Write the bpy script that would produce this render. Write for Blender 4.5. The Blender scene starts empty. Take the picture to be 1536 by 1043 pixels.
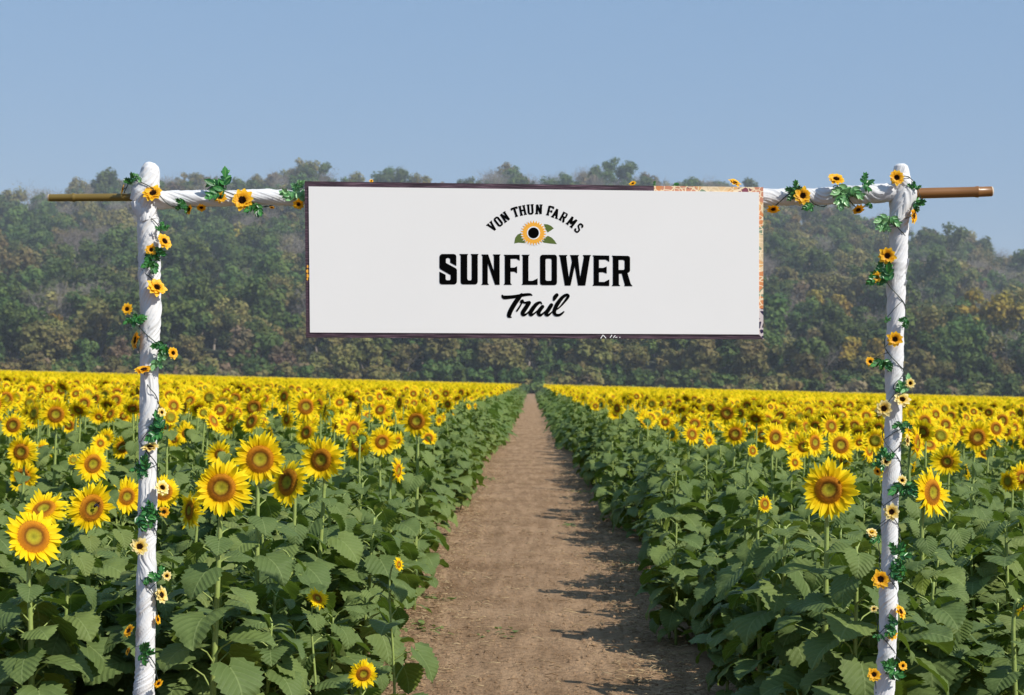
import bpy, math, random
import numpy as np
from mathutils import Vector, Matrix, noise as mnoise
PI = math.pi
rnd = random.Random(7)
sc = bpy.context.scene
col = sc.collection
R = math.radians

# ------------------------------------------------------------------ camera
IW, IH, F = 1536.0, 1043.0, 2600.0
CAMZ = 1.9
vp = (796.0, 573.5)
ROLL = R(1.5)
Fc = Vector(((vp[0]-IW/2)/F, -(vp[1]-IH/2)/F, -1)).normalized()
Uc = Vector((math.sin(ROLL), math.cos(ROLL), 0)); Uc = (Uc - Fc*Uc.dot(Fc)).normalized()
Xc = Fc.cross(Uc)
W2C = Matrix((Xc, Fc, Uc)).transposed()          # world axes -> camera axes (columns)
C2W = W2C.transposed()
cam_d = bpy.data.cameras.new('camera'); cam = bpy.data.objects.new('camera', cam_d); col.objects.link(cam)
cam.matrix_world = Matrix.Translation((0, 0, CAMZ)) @ C2W.to_4x4()
cam_d.sensor_width = 36; cam_d.lens = 36*F/IW; cam_d.clip_end = 8000; cam_d.clip_start = 0.05
cam_d.dof.use_dof = True; cam_d.dof.focus_distance = 8.0; cam_d.dof.aperture_fstop = 7.1
sc.camera = cam

def at(px, py, Y):
    d = C2W @ Vector(((px-IW/2)/F, -(py-IH/2)/F, -1))
    return Vector((0, 0, CAMZ)) + d*(Y/d.y)
def to_px(p):
    c = W2C @ (Vector(p)-Vector((0, 0, CAMZ)))
    return (IW/2 + F*c.x/-c.z, IH/2 - F*c.y/-c.z)

# ------------------------------------------------------------------ materials
def newmat(name):
    m = bpy.data.materials.new(name); m.use_nodes = True
    nt = m.node_tree; nt.nodes.clear()
    return m, nt, nt.nodes, nt.links
class N:
    """tiny node helper"""
    def __init__(s, name):
        s.m, s.nt, s.n, s.l = newmat(name)
        s.out = s.n.new('ShaderNodeOutputMaterial')
    def add(s, t, **kw):
        nd = s.n.new(t)
        for k, v in kw.items(): setattr(nd, k, v)
        return nd
    def set(s, nd, **kw):
        for k, v in kw.items():
            nd.inputs[k.replace('_', ' ')].default_value = v
    def math(s, op, a, b=None, c=None, clamp=False):
        nd = s.n.new('ShaderNodeMath'); nd.operation = op; nd.use_clamp = clamp
        for i, v in enumerate((a, b, c)):
            if v is None: continue
            if isinstance(v, (int, float)): nd.inputs[i].default_value = v
            else: s.l.new(v, nd.inputs[i])
        return nd.outputs[0]
    def mix(s, f, a, b, mode='MIX'):
        nd = s.n.new('ShaderNodeMix'); nd.data_type = 'RGBA'; nd.blend_type = mode
        for i, v in ((0, f), (6, a), (7, b)):
            if isinstance(v, (int, float)): nd.inputs[i].default_value = v
            elif isinstance(v, tuple): nd.inputs[i].default_value = v if len(v) == 4 else v+(1,)
            else: s.l.new(v, nd.inputs[i])
        return nd.outputs[2]
    def ramp(s, f, stops, interp='LINEAR'):
        nd = s.n.new('ShaderNodeValToRGB'); nd.color_ramp.interpolation = interp
        el = nd.color_ramp.elements
        while len(el) < len(stops): el.new(0.5)
        for e, (p, c) in zip(el, stops):
            e.position = p; e.color = c if len(c) == 4 else tuple(c)+(1,)
        s.l.new(f, nd.inputs[0]); return nd.outputs[0]
    def noise(s, scale, detail=3, vec=None, rough=0.5, dist=0):
        nd = s.n.new('ShaderNodeTexNoise'); nd.inputs['Scale'].default_value = scale
        nd.inputs['Detail'].default_value = detail; nd.inputs['Roughness'].default_value = rough
        nd.inputs['Distortion'].default_value = dist
        if vec is not None: s.l.new(vec, nd.inputs['Vector'])
        return nd.outputs[0]
    def bump(s, h, strength=0.3, dist=0.01):
        nd = s.n.new('ShaderNodeBump'); nd.inputs['Strength'].default_value = strength
        nd.inputs['Distance'].default_value = dist; s.l.new(h, nd.inputs['Height']); return nd.outputs[0]
    def bsdf(s, color, rough=0.6, normal=None, spec=0.5, trans=0.0, tcolor=None, final=True):
        p = s.n.new('ShaderNodeBsdfPrincipled')
        if isinstance(color, tuple): p.inputs['Base Color'].default_value = color+(1,) if len(color) == 3 else color
        else: s.l.new(color, p.inputs['Base Color'])
        if isinstance(rough, (int, float)): p.inputs['Roughness'].default_value = rough
        else: s.l.new(rough, p.inputs['Roughness'])
        p.inputs['Specular IOR Level'].default_value = spec
        if normal is not None: s.l.new(normal, p.inputs['Normal'])
        res = p.outputs[0]
        if trans > 0:
            t = s.n.new('ShaderNodeBsdfTranslucent')
            tc = tcolor if tcolor is not None else color
            if isinstance(tc, tuple): t.inputs[0].default_value = tc+(1,) if len(tc) == 3 else tc
            else: s.l.new(tc, t.inputs[0])
            mx = s.n.new('ShaderNodeMixShader'); mx.inputs[0].default_value = trans
            s.l.new(res, mx.inputs[1]); s.l.new(t.outputs[0], mx.inputs[2]); res = mx.outputs[0]
        if final: s.l.new(res, s.out.inputs[0])
        return res

def uv(s):
    nd = s.n.new('ShaderNodeUVMap'); nd.uv_map = 'UVMap'
    sp = s.n.new('ShaderNodeSeparateXYZ'); s.l.new(nd.outputs[0], sp.inputs[0])
    return sp.outputs[0], sp.outputs[1]
def island(s):
    return s.n.new('ShaderNodeNewGeometry').outputs['Random Per Island']
def objpos(s):
    return s.n.new('ShaderNodeTexCoord').outputs['Object']
def objrand(s):
    return s.n.new('ShaderNodeObjectInfo').outputs['Random']
def wpos(s):
    return s.n.new('ShaderNodeNewGeometry').outputs['Position']
def xyz(s, v):
    sp = s.n.new('ShaderNodeSeparateXYZ'); s.l.new(v, sp.inputs[0]); return sp.outputs

def leaf_material(name, dark, light, vein, yellowing=True, fine=True):
    s = N(name); u, v = uv(s); isl = island(s)
    c = s.ramp(isl, [(0, dark), (0.55, tuple((a+b)/2 for a, b in zip(dark, light))), (0.93, light), (1, (0.22, 0.24, 0.035) if yellowing else light)])
    nz = s.noise(9, 3, objpos(s))
    c = s.mix(s.math('MULTIPLY', nz, 0.45), c, tuple(x*0.45 for x in dark))
    av = s.math('ABSOLUTE', s.math('SUBTRACT', v, 0.5))
    if fine:
        mid = s.math('LESS_THAN', av, 0.016)
        q = s.math('PINGPONG', s.math('SUBTRACT', u, s.math('MULTIPLY', av, 0.95)), 0.075)
        lat = s.math('LESS_THAN', q, 0.006)
        vn = s.math('MAXIMUM', mid, s.math('MULTIPLY', lat, 0.55))
        c = s.mix(s.math('MULTIPLY', vn, 0.42), c, vein)
        h = s.math('ADD', s.math('MULTIPLY', q, 6.0), s.math('MULTIPLY', s.noise(60, 2, objpos(s)), 0.5))
        h = s.math('SUBTRACT', h, s.math('MULTIPLY', mid, 0.5))
        nrm = s.bump(h, 0.55, 0.01)
    else: nrm = None
    back = s.n.new('ShaderNodeNewGeometry').outputs['Backfacing']
    c2 = s.mix(s.math('MULTIPLY', back, 0.35), c, (0.16, 0.24, 0.12))
    tc = s.mix(0.6, c, (0.13, 0.24, 0.02))
    s.bsdf(c2, 0.6, nrm, 0.2, 0.30, tc)
    return s.m
M = {}
M['leaf'] = leaf_material('sunflower leaf', (0.110, 0.158, 0.022), (0.262, 0.315, 0.050), (0.38, 0.46, 0.16))
M['leaf_far'] = leaf_material('sunflower leaf distant', (0.125, 0.195, 0.05), (0.24, 0.32, 0.085), (0.2, 0.3, 0.1), False, False)

s = N('stem green'); nz = s.noise(30, 3, objpos(s))
s.bsdf(s.mix(nz, (0.20, 0.29, 0.06), (0.38, 0.44, 0.14)), 0.55, s.bump(s.noise(200, 2, objpos(s)), 0.3, 0.002), 0.3, 0.08); M['stem'] = s.m

s = N('sunflower petal'); u, v = uv(s); isl = island(s)
c = s.ramp(u, [(0, (0.85, 0.42, 0.004)), (0.22, (0.95, 0.68, 0.008)), (1, (0.97, 0.79, 0.018))])
c = s.mix(s.math('MULTIPLY', isl, 0.25), c, (0.95, 0.58, 0.004))
q = s.math('PINGPONG', v, 0.09)
c = s.mix(s.math('MULTIPLY', s.math('LESS_THAN', q, 0.02), 0.18), c, (0.75, 0.42, 0.0))
s.bsdf(c, 0.6, s.bump(q, 0.25, 0.01), 0.12, 0.35, (0.98, 0.74, 0.01)); M['petal'] = s.m

s = N('sunflower disc'); u, v = uv(s); isl = island(s); rr = objrand(s)
nz = s.noise(140, 2, objpos(s)); 
uu = s.math('ADD', u, s.math('MULTIPLY', s.math('SUBTRACT', s.noise(25, 3, objpos(s)), 0.5), 0.16))
c = s.ramp(uu, [(0, (0.24, 0.22, 0.016)), (0.26, (0.42, 0.37, 0.02)), (0.44, (0.36, 0.24, 0.014)), (0.54, (0.22, 0.085, 0.008)), (0.68, (0.45, 0.17, 0.01)), (0.88, (0.60, 0.25, 0.012)), (1, (0.55, 0.26, 0.012))])
cg = s.ramp(uu, [(0, (0.26, 0.26, 0.02)), (0.6, (0.34, 0.31, 0.02)), (0.85, (0.45, 0.27, 0.01)), (1, (0.5, 0.26, 0.01))])
c = s.mix(s.math('GREATER_THAN', rr, 0.86), c, cg)
c = s.mix(s.math('MULTIPLY', nz, 0.55), c, s.mix(1.0, c, (0.35, 0.3, 0.3), 'MULTIPLY'))
s.bsdf(c, 0.75, s.bump(nz, 0.6, 0.004), 0.15); M['disc'] = s.m

s = N('bract green'); s.bsdf(s.mix(island(s), (0.07, 0.14, 0.03), (0.16, 0.27, 0.06)), 0.6, None, 0.25, 0.15); M['bract'] = s.m
s = N('pale insect yellow petal'); s.bsdf((0.55, 0.62, 0.05), 0.5, None, 0.3, 0.2); M['bud_petal'] = s.m

s = N('white cloth'); op = objpos(s)
mp = s.add('ShaderNodeMapping'); s.l.new(op, mp.inputs[0]); mp.inputs['Scale'].default_value = (1, 1, 0.35); mp.inputs['Rotation'].default_value = (0.3, 0.5, 0)
n1 = s.noise(42, 4, mp.outputs[0], 0.6, 0.6); n2 = s.noise(420, 2, op)
c = s.mix(s.noise(7, 3, op), (0.77, 0.77, 0.76), (0.67, 0.67, 0.675))
hh = s.math('ADD', s.math('MULTIPLY', n1, 1.0), s.math('MULTIPLY', n2, 0.08))
s.bsdf(c, 0.85, s.bump(hh, 0.35, 0.004), 0.15, 0.08, (0.8, 0.8, 0.8)); M['cloth'] = s.m

def bamboo(name, a, b):
    s = N(name); op = objpos(s)
    mp = s.add('ShaderNodeMapping'); s.l.new(op, mp.inputs[0]); mp.inputs['Scale'].default_value = (0.06, 1, 1)
    n1 = s.noise(90, 4, mp.outputs[0]); n2 = s.noise(6, 2, op)
    c = s.mix(n1, a, b); c = s.mix(s.math('MULTIPLY', n2, 0.35), c, tuple(x*0.3 for x in a))
    s.bsdf(c, 0.35, s.bump(n1, 0.2, 0.002), 0.5); return s.m
M['bamboo_brown'] = bamboo('bamboo brown', (0.20, 0.085, 0.022), (0.33, 0.15, 0.045))
M['bamboo_olive'] = bamboo('bamboo olive', (0.15, 0.11, 0.02), (0.26, 0.17, 0.04))
s = N('bamboo cut end'); s.bsdf((0.62, 0.5, 0.36), 0.8); M['bamboo_end'] = s.m

s = N('panel board'); s.bsdf(s.mix(s.noise(3, 3, objpos(s)), (0.79, 0.775, 0.745), (0.82, 0.805, 0.775)), 0.6, s.bump(s.noise(160, 2, objpos(s)), 0.03, 0.001), 0.25); M['panel'] = s.m
s = N('black print'); s.bsdf((0.003, 0.003, 0.003), 0.9, None, 0.0); M['black'] = s.m
s = N('logo amber'); s.bsdf((0.88, 0.42, 0.05), 0.7, None, 0.15); M['amber'] = s.m
s = N('logo white'); s.bsdf((0.84, 0.84, 0.82), 0.7, None, 0.15); M['logowhite'] = s.m
s = N('logo green'); s.bsdf((0.105, 0.15, 0.035), 0.7, None, 0.15); M['logogreen'] = s.m

s = N('weathered plum wood'); op = objpos(s)
mp = s.add('ShaderNodeMapping'); s.l.new(op, mp.inputs[0]); mp.inputs['Scale'].default_value = (1.2, 1, 30)
n1 = s.noise(6, 5, mp.outputs[0], 0.65); x = xyz(s, op)
c = s.ramp(n1, [(0.3, (0.012, 0.008, 0.012)), (0.5, (0.055, 0.032, 0.045)), (0.62, (0.14, 0.085, 0.11)), (0.75, (0.3, 0.2, 0.22))])
c = s.mix(s.ramp(x[2], [(0.0, (0.75,)*3), (1, (0.0,)*3)]) if False else 0.0, c, (0.01, 0.006, 0.01))
s.bsdf(c, 0.7, s.bump(n1, 0.3, 0.004), 0.3); M['wood'] = s.m
s = N('floral print'); op = objpos(s)
vo = s.add('ShaderNodeTexVoronoi'); vo.inputs['Scale'].default_value = 21; 
wv = s.noise(14, 3, op, 0.5, 1.0)
ad = s.add('ShaderNodeVectorMath', operation='ADD'); s.l.new(op, ad.inputs[0])
sc_ = s.add('ShaderNodeVectorMath', operation='SCALE'); s.l.new(s.add('ShaderNodeTexNoise').outputs[1], sc_.inputs[0]); sc_.inputs['Scale'].default_value = 0.04
s.l.new(sc_.outputs[0], ad.inputs[1]); s.l.new(ad.outputs[0], vo.inputs['Vector'])
cr = xyz(s, vo.outputs['Color'])
c = s.ramp(cr[0], [(0, (0.66, 0.26, 0.10)), (0.22, (0.74, 0.42, 0.17)), (0.36, (0.24, 0.07, 0.10)), (0.48, (0.72, 0.55, 0.33)), (0.62, (0.22, 0.30, 0.20)), (0.75, (0.60, 0.26, 0.16)), (0.9, (0.80, 0.56, 0.30))], 'CONSTANT')
vd = s.add('ShaderNodeTexVoronoi'); vd.feature = 'DISTANCE_TO_EDGE'; vd.inputs['Scale'].default_value = 40; s.l.new(ad.outputs[0], vd.inputs['Vector'])
c = s.mix(s.math('LESS_THAN', vd.outputs[0], 0.07), c, (0.85, 0.68, 0.45))
zz = xyz(s, op)[2]
cd = s.mix(s.math('LESS_THAN', vd.outputs[0], 0.16), (0.03, 0.02, 0.06), (0.6, 0.52, 0.5))
c = s.mix(s.math('LESS_THAN', zz, -0.18), c, cd)
s.bsdf(c, 0.6, None, 0.25); M['floral'] = s.m

s = N('garland petal'); u, v = uv(s)
c = s.ramp(u, [(0, (0.75, 0.2, 0.004)), (0.35, (0.93, 0.44, 0.008)), (1, (0.95, 0.6, 0.03))])
s.bsdf(c, 0.5, None, 0.35, 0.3, (0.95, 0.5, 0.01)); M['gpetal'] = s.m
s = N('garland faded petal'); u, v = uv(s)
c = s.ramp(u, [(0, (0.75, 0.3, 0.01)), (0.4, (0.9, 0.62, 0.1)), (1, (0.88, 0.8, 0.42))])
s.bsdf(c, 0.5, None, 0.35, 0.3, (0.9, 0.7, 0.2)); M['gpale'] = s.m
s = N('garland disc'); s.bsdf(s.mix(island(s), (0.012, 0.006, 0.004), (0.06, 0.025, 0.012)), 0.8, None, 0.1); M['gdisc'] = s.m
s = N('garland stamen'); s.bsdf((0.8, 0.5, 0.05), 0.6); M['gstamen'] = s.m
s = N('garland leaf'); u, v = uv(s)
c = s.mix(island(s), (0.012, 0.09, 0.025), (0.06, 0.27, 0.05))
c = s.mix(s.math('MULTIPLY', s.math('LESS_THAN', s.math('ABSOLUTE', s.math('SUBTRACT', v, 0.5)), 0.05), 0.5), c, (0.3, 0.5, 0.15))
s.bsdf(c, 0.32, None, 0.5, 0.15); M['gleaf'] = s.m
s = N('garland pale leaf'); c = s.mix(island(s), (0.08, 0.28, 0.08), (0.35, 0.62, 0.28))
s.bsdf(c, 0.3, None, 0.5, 0.2); M['gleafpale'] = s.m
s = N('garland wire'); s.bsdf((0.02, 0.035, 0.025), 0.5); M['wire'] = s.m

def soil(name, a, b, crumb):
    s = N(name); wp = wpos(s)
    n1 = s.noise(1.1, 5, wp, 0.6); n2 = s.noise(19, 5, wp, 0.7); n3 = s.noise(70, 3, wp, 0.6)
    mp = s.add('ShaderNodeMapping'); s.l.new(wp, mp.inputs[0]); mp.inputs['Scale'].default_value = (3.0, 0.28, 1)
    n4 = s.noise(2.2, 4, mp.outputs[0], 0.6)
    c = s.mix(s.ramp(n1, [(0.32, (0, 0, 0)), (0.7, (1, 1, 1))]), a, b)
    c = s.mix(s.math('MULTIPLY', s.ramp(n2, [(0.45, (0, 0, 0)), (0.62, (1, 1, 1))]), 0.6), c, tuple(x*0.55 for x in a))
    c = s.mix(s.math('MULTIPLY', s.ramp(n4, [(0.45, (0, 0, 0)), (0.65, (1, 1, 1))]), 0.4), c, tuple(min(1, x*1.25) for x in b))
    c = s.mix(s.math('MULTIPLY', s.ramp(n3, [(0.6, (0, 0, 0)), (0.72, (1, 1, 1))]), 0.3), c, (0.42, 0.31, 0.2))
    h = s.math('ADD', s.math('MULTIPLY', n2, 1.0), s.math('MULTIPLY', n3, 0.4))
    s.bsdf(c, 0.95, s.bump(h, 0.7*crumb, 0.03), 0.1); return s.m
M['dirt'] = soil('path dirt', (0.26, 0.158, 0.084), (0.45, 0.295, 0.172), 1.8)
M['soil'] = soil('field soil', (0.13, 0.08, 0.05), (0.22, 0.145, 0.095), 1.3)
s = N('hill undergrowth'); wp = wpos(s); n1 = s.noise(0.05, 5, wp, 0.6); n2 = s.noise(0.6, 4, wp, 0.6)
c = s.mix(s.ramp(n1, [(0.35, (0, 0, 0)), (0.65, (1, 1, 1))]), (0.035, 0.06, 0.03), (0.11, 0.09, 0.06))
s.bsdf(s.mix(n2, c, (0.03, 0.05, 0.03)), 0.95, s.bump(n2, 1, 1.0), 0.1); M['hill'] = s.m
s = N('straw'); s.bsdf(s.mix(island(s), (0.2, 0.12, 0.06), (0.55, 0.42, 0.24)), 0.7, None, 0.2); M['straw'] = s.m
s = N('bark'); op = objpos(s)
s.bsdf(s.mix(s.noise(3, 4, op), (0.2, 0.165, 0.14), (0.5, 0.44, 0.38)), 0.9, None, 0.1); M['bark'] = s.m

def crown_mat(name, a, b, tip):
    s = N(name); isl = island(s); rr = objrand(s); op = objpos(s)
    c = s.mix(isl, a, b); c = s.mix(s.ramp(s.noise(0.35, 3, op), [(0.4, (0, 0, 0)), (0.68, (1, 1, 1))]), c, tip)
    hsv = s.add('ShaderNodeHueSaturation'); s.l.new(c, hsv.inputs['Color'])
    s.l.new(s.math('ADD', s.math('MULTIPLY', rr, 0.5), 0.72), hsv.inputs['Value'])
    s.l.new(s.math('ADD', s.math('MULTIPLY', rr, 0.04), 0.48), hsv.inputs['Hue'])
    s.bsdf(hsv.outputs[0], 0.7, None, 0.15, 0.32); return s.m
M['cr_dark'] = crown_mat('evergreen foliage', (0.046, 0.092, 0.028), (0.10, 0.162, 0.042), (0.17, 0.22, 0.055))
M['cr_olive'] = crown_mat('olive foliage', (0.13, 0.145, 0.045), (0.235, 0.225, 0.07), (0.30, 0.24, 0.09))
M['cr_yel'] = crown_mat('yellowing foliage', (0.18, 0.16, 0.03), (0.36, 0.28, 0.04), (0.36, 0.22, 0.04))
M['cr_rust'] = crown_mat('dry rusty foliage', (0.19, 0.135, 0.08), (0.33, 0.24, 0.15), (0.16, 0.16, 0.07))
M['cr_grey'] = crown_mat('bare twigs', (0.24, 0.21, 0.18), (0.38, 0.34, 0.29), (0.28, 0.24, 0.18))

# ------------------------------------------------------------------ mesh builder
class MB:
    def __init__(s): s.v = []; s.f = []; s.uv = []; s.mi = []; s.mats = []; s.n = 0
    def _m(s, mat):
        if mat not in s.mats: s.mats.append(mat)
        return s.mats.index(mat)
    def add(s, V, Fc_, UV, mat):
        """V (n,3) ; faces list of tuples ; UV (n,2) per vertex"""
        k = s._m(mat); V = np.asarray(V, float); o = s.n
        s.v.append(V); s.uv.append(np.asarray(UV, float) if UV is not None else np.zeros((len(V), 2)))
        s.f.extend([tuple(i+o for i in f) for f in Fc_]); s.mi.extend([k]*len(Fc_)); s.n += len(V)
    def grid(s, P, UV, mat, closed_v=False):
        """P (nu,nv,3)"""
        nu, nv = P.shape[:2]; f = []
        for i in range(nu-1):
            for j in range(nv if closed_v else nv-1):
                j2 = (j+1) % nv
                f.append((i*nv+j, i*nv+j2, (i+1)*nv+j2, (i+1)*nv+j))
        s.add(P.reshape(-1, 3), f, UV.reshape(-1, 2) if UV is not None else None, mat)
    def tube(s, pts, rad, mat, seg=6, cap=True):
        pts = np.asarray(pts, float); n = len(pts)
        if not hasattr(rad, '__len__'): rad = [rad]*n
        T = np.gradient(pts, axis=0); T /= np.maximum(np.linalg.norm(T, axis=1), 1e-9)[:, None]
        ref = np.array([0, 0, 1.0]) if abs(T[0][2]) < 0.9 else np.array([1.0, 0, 0])
        P = np.zeros((n, seg, 3)); a = np.arange(seg)/seg*2*PI
        u = np.cross(T[0], ref); u /= np.linalg.norm(u)
        for i in range(n):
            u = u - T[i]*np.dot(u, T[i]); u /= max(np.linalg.norm(u), 1e-9); w = np.cross(T[i], u)
            P[i] = pts[i] + rad[i]*(np.cos(a)[:, None]*u + np.sin(a)[:, None]*w)
        UV = np.zeros((n, seg, 2)); UV[:, :, 0] = np.linspace(0, 1, n)[:, None]
        s.grid(P, UV, mat, True)
        if cap:
            o = s.n-n*seg; k = s._m(mat)
            s.f.append(tuple(o+j for j in range(seg))[::-1]); s.mi.append(k)
            s.f.append(tuple(o+(n-1)*seg+j for j in range(seg))); s.mi.append(k)
    def box(s, lo, hi, mat):
        x0, y0, z0 = lo; x1, y1, z1 = hi
        V = [(x0,y0,z0),(x1,y0,z0),(x1,y1,z0),(x0,y1,z0),(x0,y0,z1),(x1,y0,z1),(x1,y1,z1),(x0,y1,z1)]
        s.add(V, [(0,3,2,1),(4,5,6,7),(0,1,5,4),(1,2,6,5),(2,3,7,6),(3,0,4,7)], None, mat)
    def mesh(s, name, smooth=True):
        me = bpy.data.meshes.new(name)
        V = np.concatenate(s.v); UV = np.concatenate(s.uv)
        me.from_pydata(V.tolist(), [], s.f)
        for m in s.mats: me.materials.append(M[m])
        me.polygons.foreach_set('material_index', s.mi)
        me.polygons.foreach_set('use_smooth', [smooth]*len(s.f))
        ul = me.uv_layers.new(name='UVMap')
        li = np.zeros(len(me.loops), dtype=np.int32); me.loops.foreach_get('vertex_index', li)
        ul.data.foreach_set('uv', UV[li].astype(np.float32).ravel())
        me.update(); return me
def link(name, me, parent=None, loc=None, mat=None):
    o = bpy.data.objects.new(name, me); col.objects.link(o)
    if parent is not None: o.parent = parent
    if loc is not None: o.location = loc
    if mat is not None: o.matrix_local = mat
    return o
def tag(o, label=None, cat=None, group=None, kind=None):
    if label: o['label'] = label
    if cat: o['category'] = cat
    if group: o['group'] = group
    if kind: o['kind'] = kind
    return o
def rotm(M3, V): return np.asarray(V) @ np.asarray(M3).T
def frame_from(x, up=(0, 0, 1)):
    x = np.asarray(x, float); x /= np.linalg.norm(x); y = np.cross(up, x)
    if np.linalg.norm(y) < 1e-5: y = np.array([0, 1.0, 0])
    y /= np.linalg.norm(y); z = np.cross(x, y)
    return np.stack([x, y, z], 1)

# ------------------------------------------------------------------ sunflower pieces
def leaf_pts(L, r, nu=13, nv=6, droop=1.0, cup=0.18, serr=0.085, wave=0.034):
    """blade along +X; returns P (nu+1, nv+1, 3), UV"""
    t = np.linspace(0, 1, nu+1); v = np.linspace(-1, 1, nv+1)
    w = 0.53*np.sin(PI*np.clip(t, 0, 1)**0.58)**0.75; w[0] = 0.12; w[-1] = 0.004
    ser = 1 + serr*np.where(np.arange(nu+1) % 2 == 0, -1, 1)
    ang = 0.15 - droop*(t**1.3)                                   # tangent angle
    dx = np.cos(ang); dz = np.sin(ang)
    cx = np.concatenate([[0], np.cumsum((dx[1:]+dx[:-1])/2)])/nu; cz = np.concatenate([[0], np.cumsum((dz[1:]+dz[:-1])/2)])/nu
    P = np.zeros((nu+1, nv+1, 3)); UV = np.zeros((nu+1, nv+1, 2))
    ph = r.uniform(0, 6.28); ph2 = r.uniform(0, 6.28); tw = r.uniform(-.25, .25)
    for j, vv in enumerate(v):
        a = abs(vv)
        ww = w*(1+(ser-1)*(a > 0.99))
        back = -0.16*(a**1.3)*np.clip(1-t*3, 0, 1)
        y = vv*ww
        up = cup*(a*ww)*1.2 + wave*np.sin(t*11+ph+vv*2)*a + 0.012*np.sin(t*19+ph2)*a
        fold = -0.25*max(0, a-0.5)*ww
        P[:, j, 0] = cx + back - np.sin(ang)*(up+fold)
        P[:, j, 1] = y*np.cos(tw*t) ; P[:, j, 2] = cz + np.cos(ang)*(up+fold) + y*np.sin(tw*t)
        UV[:, j, 0] = t; UV[:, j, 1] = 0.5 + 0.5*vv*ww/0.53
    return P*L, UV

def leaf_low(L, r):
    dr = r.uniform(0.1, 0.5)
    V = [(0, 0, 0), (0.2, -0.38, 0.05), (0.2, 0.38, 0.05), (0.3, 0, 0.0), (0.7, -0.27, -dr*0.4), (0.7, 0.27, -dr*0.4), (0.66, 0, -dr*0.35), (1.0, 0, -dr)]
    Fs = [(0, 1, 3), (0, 3, 2), (1, 4, 6, 3), (3, 6, 5, 2), (4, 7, 6), (6, 7, 5)]
    return np.array(V)*L, Fs

def stem_curve(H, r, head_xy, neck=0.07):
    """points from ground to the back of the head"""
    n = 14; t = np.linspace(0, 1, n); bx = r.uniform(-.03, .03); by = r.uniform(-.03, .03)
    x = head_xy[0]*t**2 + bx*np.sin(PI*t); y = head_xy[1]*t**2 + by*np.sin(PI*t)
    return np.stack([x, y, H*t], 1)

def build_plant_meshes(H, seed, nleaf=15, lmax=0.26, head=True, face=(0, -1, 0.1), head_off=(0.0, 0.0), low=False, top_gap=0.16, stem_r=0.013):
    """H = height of head centre. Origin on ground below. returns dict of meshes, head matrix"""
    r = random.Random(seed); st = MB(); lf = MB()
    face = Vector(face).normalized()
    hc = Vector((head_off[0], head_off[1], H))
    back = hc - face*0.035
    top = np.array(back)
    base = np.array([r.uniform(-.02, .02), r.uniform(-.02, .02)+0.03, 0])
    n = 6 if low else 16
    up = np.array([top[0], top[1], 0]) ; pts = []
    p3 = top; p2 = np.array(top) + np.array(-face)*0.06 + np.array([0, 0, -0.10]); p0 = base; p1 = base + np.array([0, 0, H*0.6])
    for i in range(n):
        t = i/(n-1); pts.append((1-t)**3*p0 + 3*(1-t)**2*t*p1 + 3*(1-t)*t*t*p2 + t**3*p3)
    pts = np.array(pts); pts[0][2] = -0.03
    rad = np.linspace(stem_r*1.15, stem_r*0.6, n)
    st.tube(pts, rad, 'stem', 4 if low else 8)
    a0 = r.uniform(0, 6.28)
    for k in range(nleaf):
        f = (k+0.5)/nleaf
        z = 0.08 + f*(H-0.08-top_gap) + r.uniform(-.02, .02)
        i = min(range(n), key=lambda q: abs(pts[q][2]-z)); c = pts[i].copy(); c[2] = z
        a = a0 + k*2.399 + r.uniform(-.3, .3)
        L = lmax*(0.55+0.75*math.sin(PI*min(1, (1-f)*0.85+0.15))**0.8)*r.uniform(.8, 1.12)
        L *= 1-.42*max(0, (f-.45)/.55) if not low else 1
        pl = L*r.uniform(0.45, 0.75); el = R(r.uniform(25, 50)) if f > .3 else R(r.uniform(0, 30))
        d = np.array([math.cos(a), math.sin(a), 0]); e0 = c + pl*(d*math.cos(el)+np.array([0, 0, math.sin(el)]))
        m_ = c + pl*0.5*(d*math.cos(el*1.3)+np.array([0, 0, math.sin(el*1.3)]))
        if not low: st.tube([c, m_, e0, e0+d*0.02*math.cos(el)], [0.0045, 0.0038, 0.003, 0.002], 'stem', 5, False)
        pitch = r.uniform(-.95, .1)
        roll = r.uniform(-.35, .35)
        X = d*math.cos(pitch)+np.array([0, 0, math.sin(pitch)])
        FR = frame_from(X)
        cr, sr = math.cos(roll), math.sin(roll)
        FR = FR @ np.array([[1, 0, 0], [0, cr, -sr], [0, sr, cr]])
        if low:
            V, Fs = leaf_low(L*1.15, r); lf.add(rotm(FR, V)+c+d*pl*.7, Fs, None, 'leaf_far')
        else:
            P, UV = leaf_pts(L, r, droop=r.uniform(.5, 1.5), cup=r.uniform(.05, .35), nu=19, nv=6)
            sh = P.shape; lf.grid((rotm(FR, P.reshape(-1, 3))+e0).reshape(sh), UV, 'leaf')
    out = {'stem': st.mesh('stem'), 'foliage': lf.mesh('foliage')}
    z = Vector(face); x = Vector((0, 0, 1)).cross(z)
    x = x.normalized() if x.length > 1e-3 else Vector((1, 0, 0)); y = z.cross(x)
    HM = Matrix.Translation(hc) @ Matrix((x, y, z)).transposed().to_4x4()
    return out, HM

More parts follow.
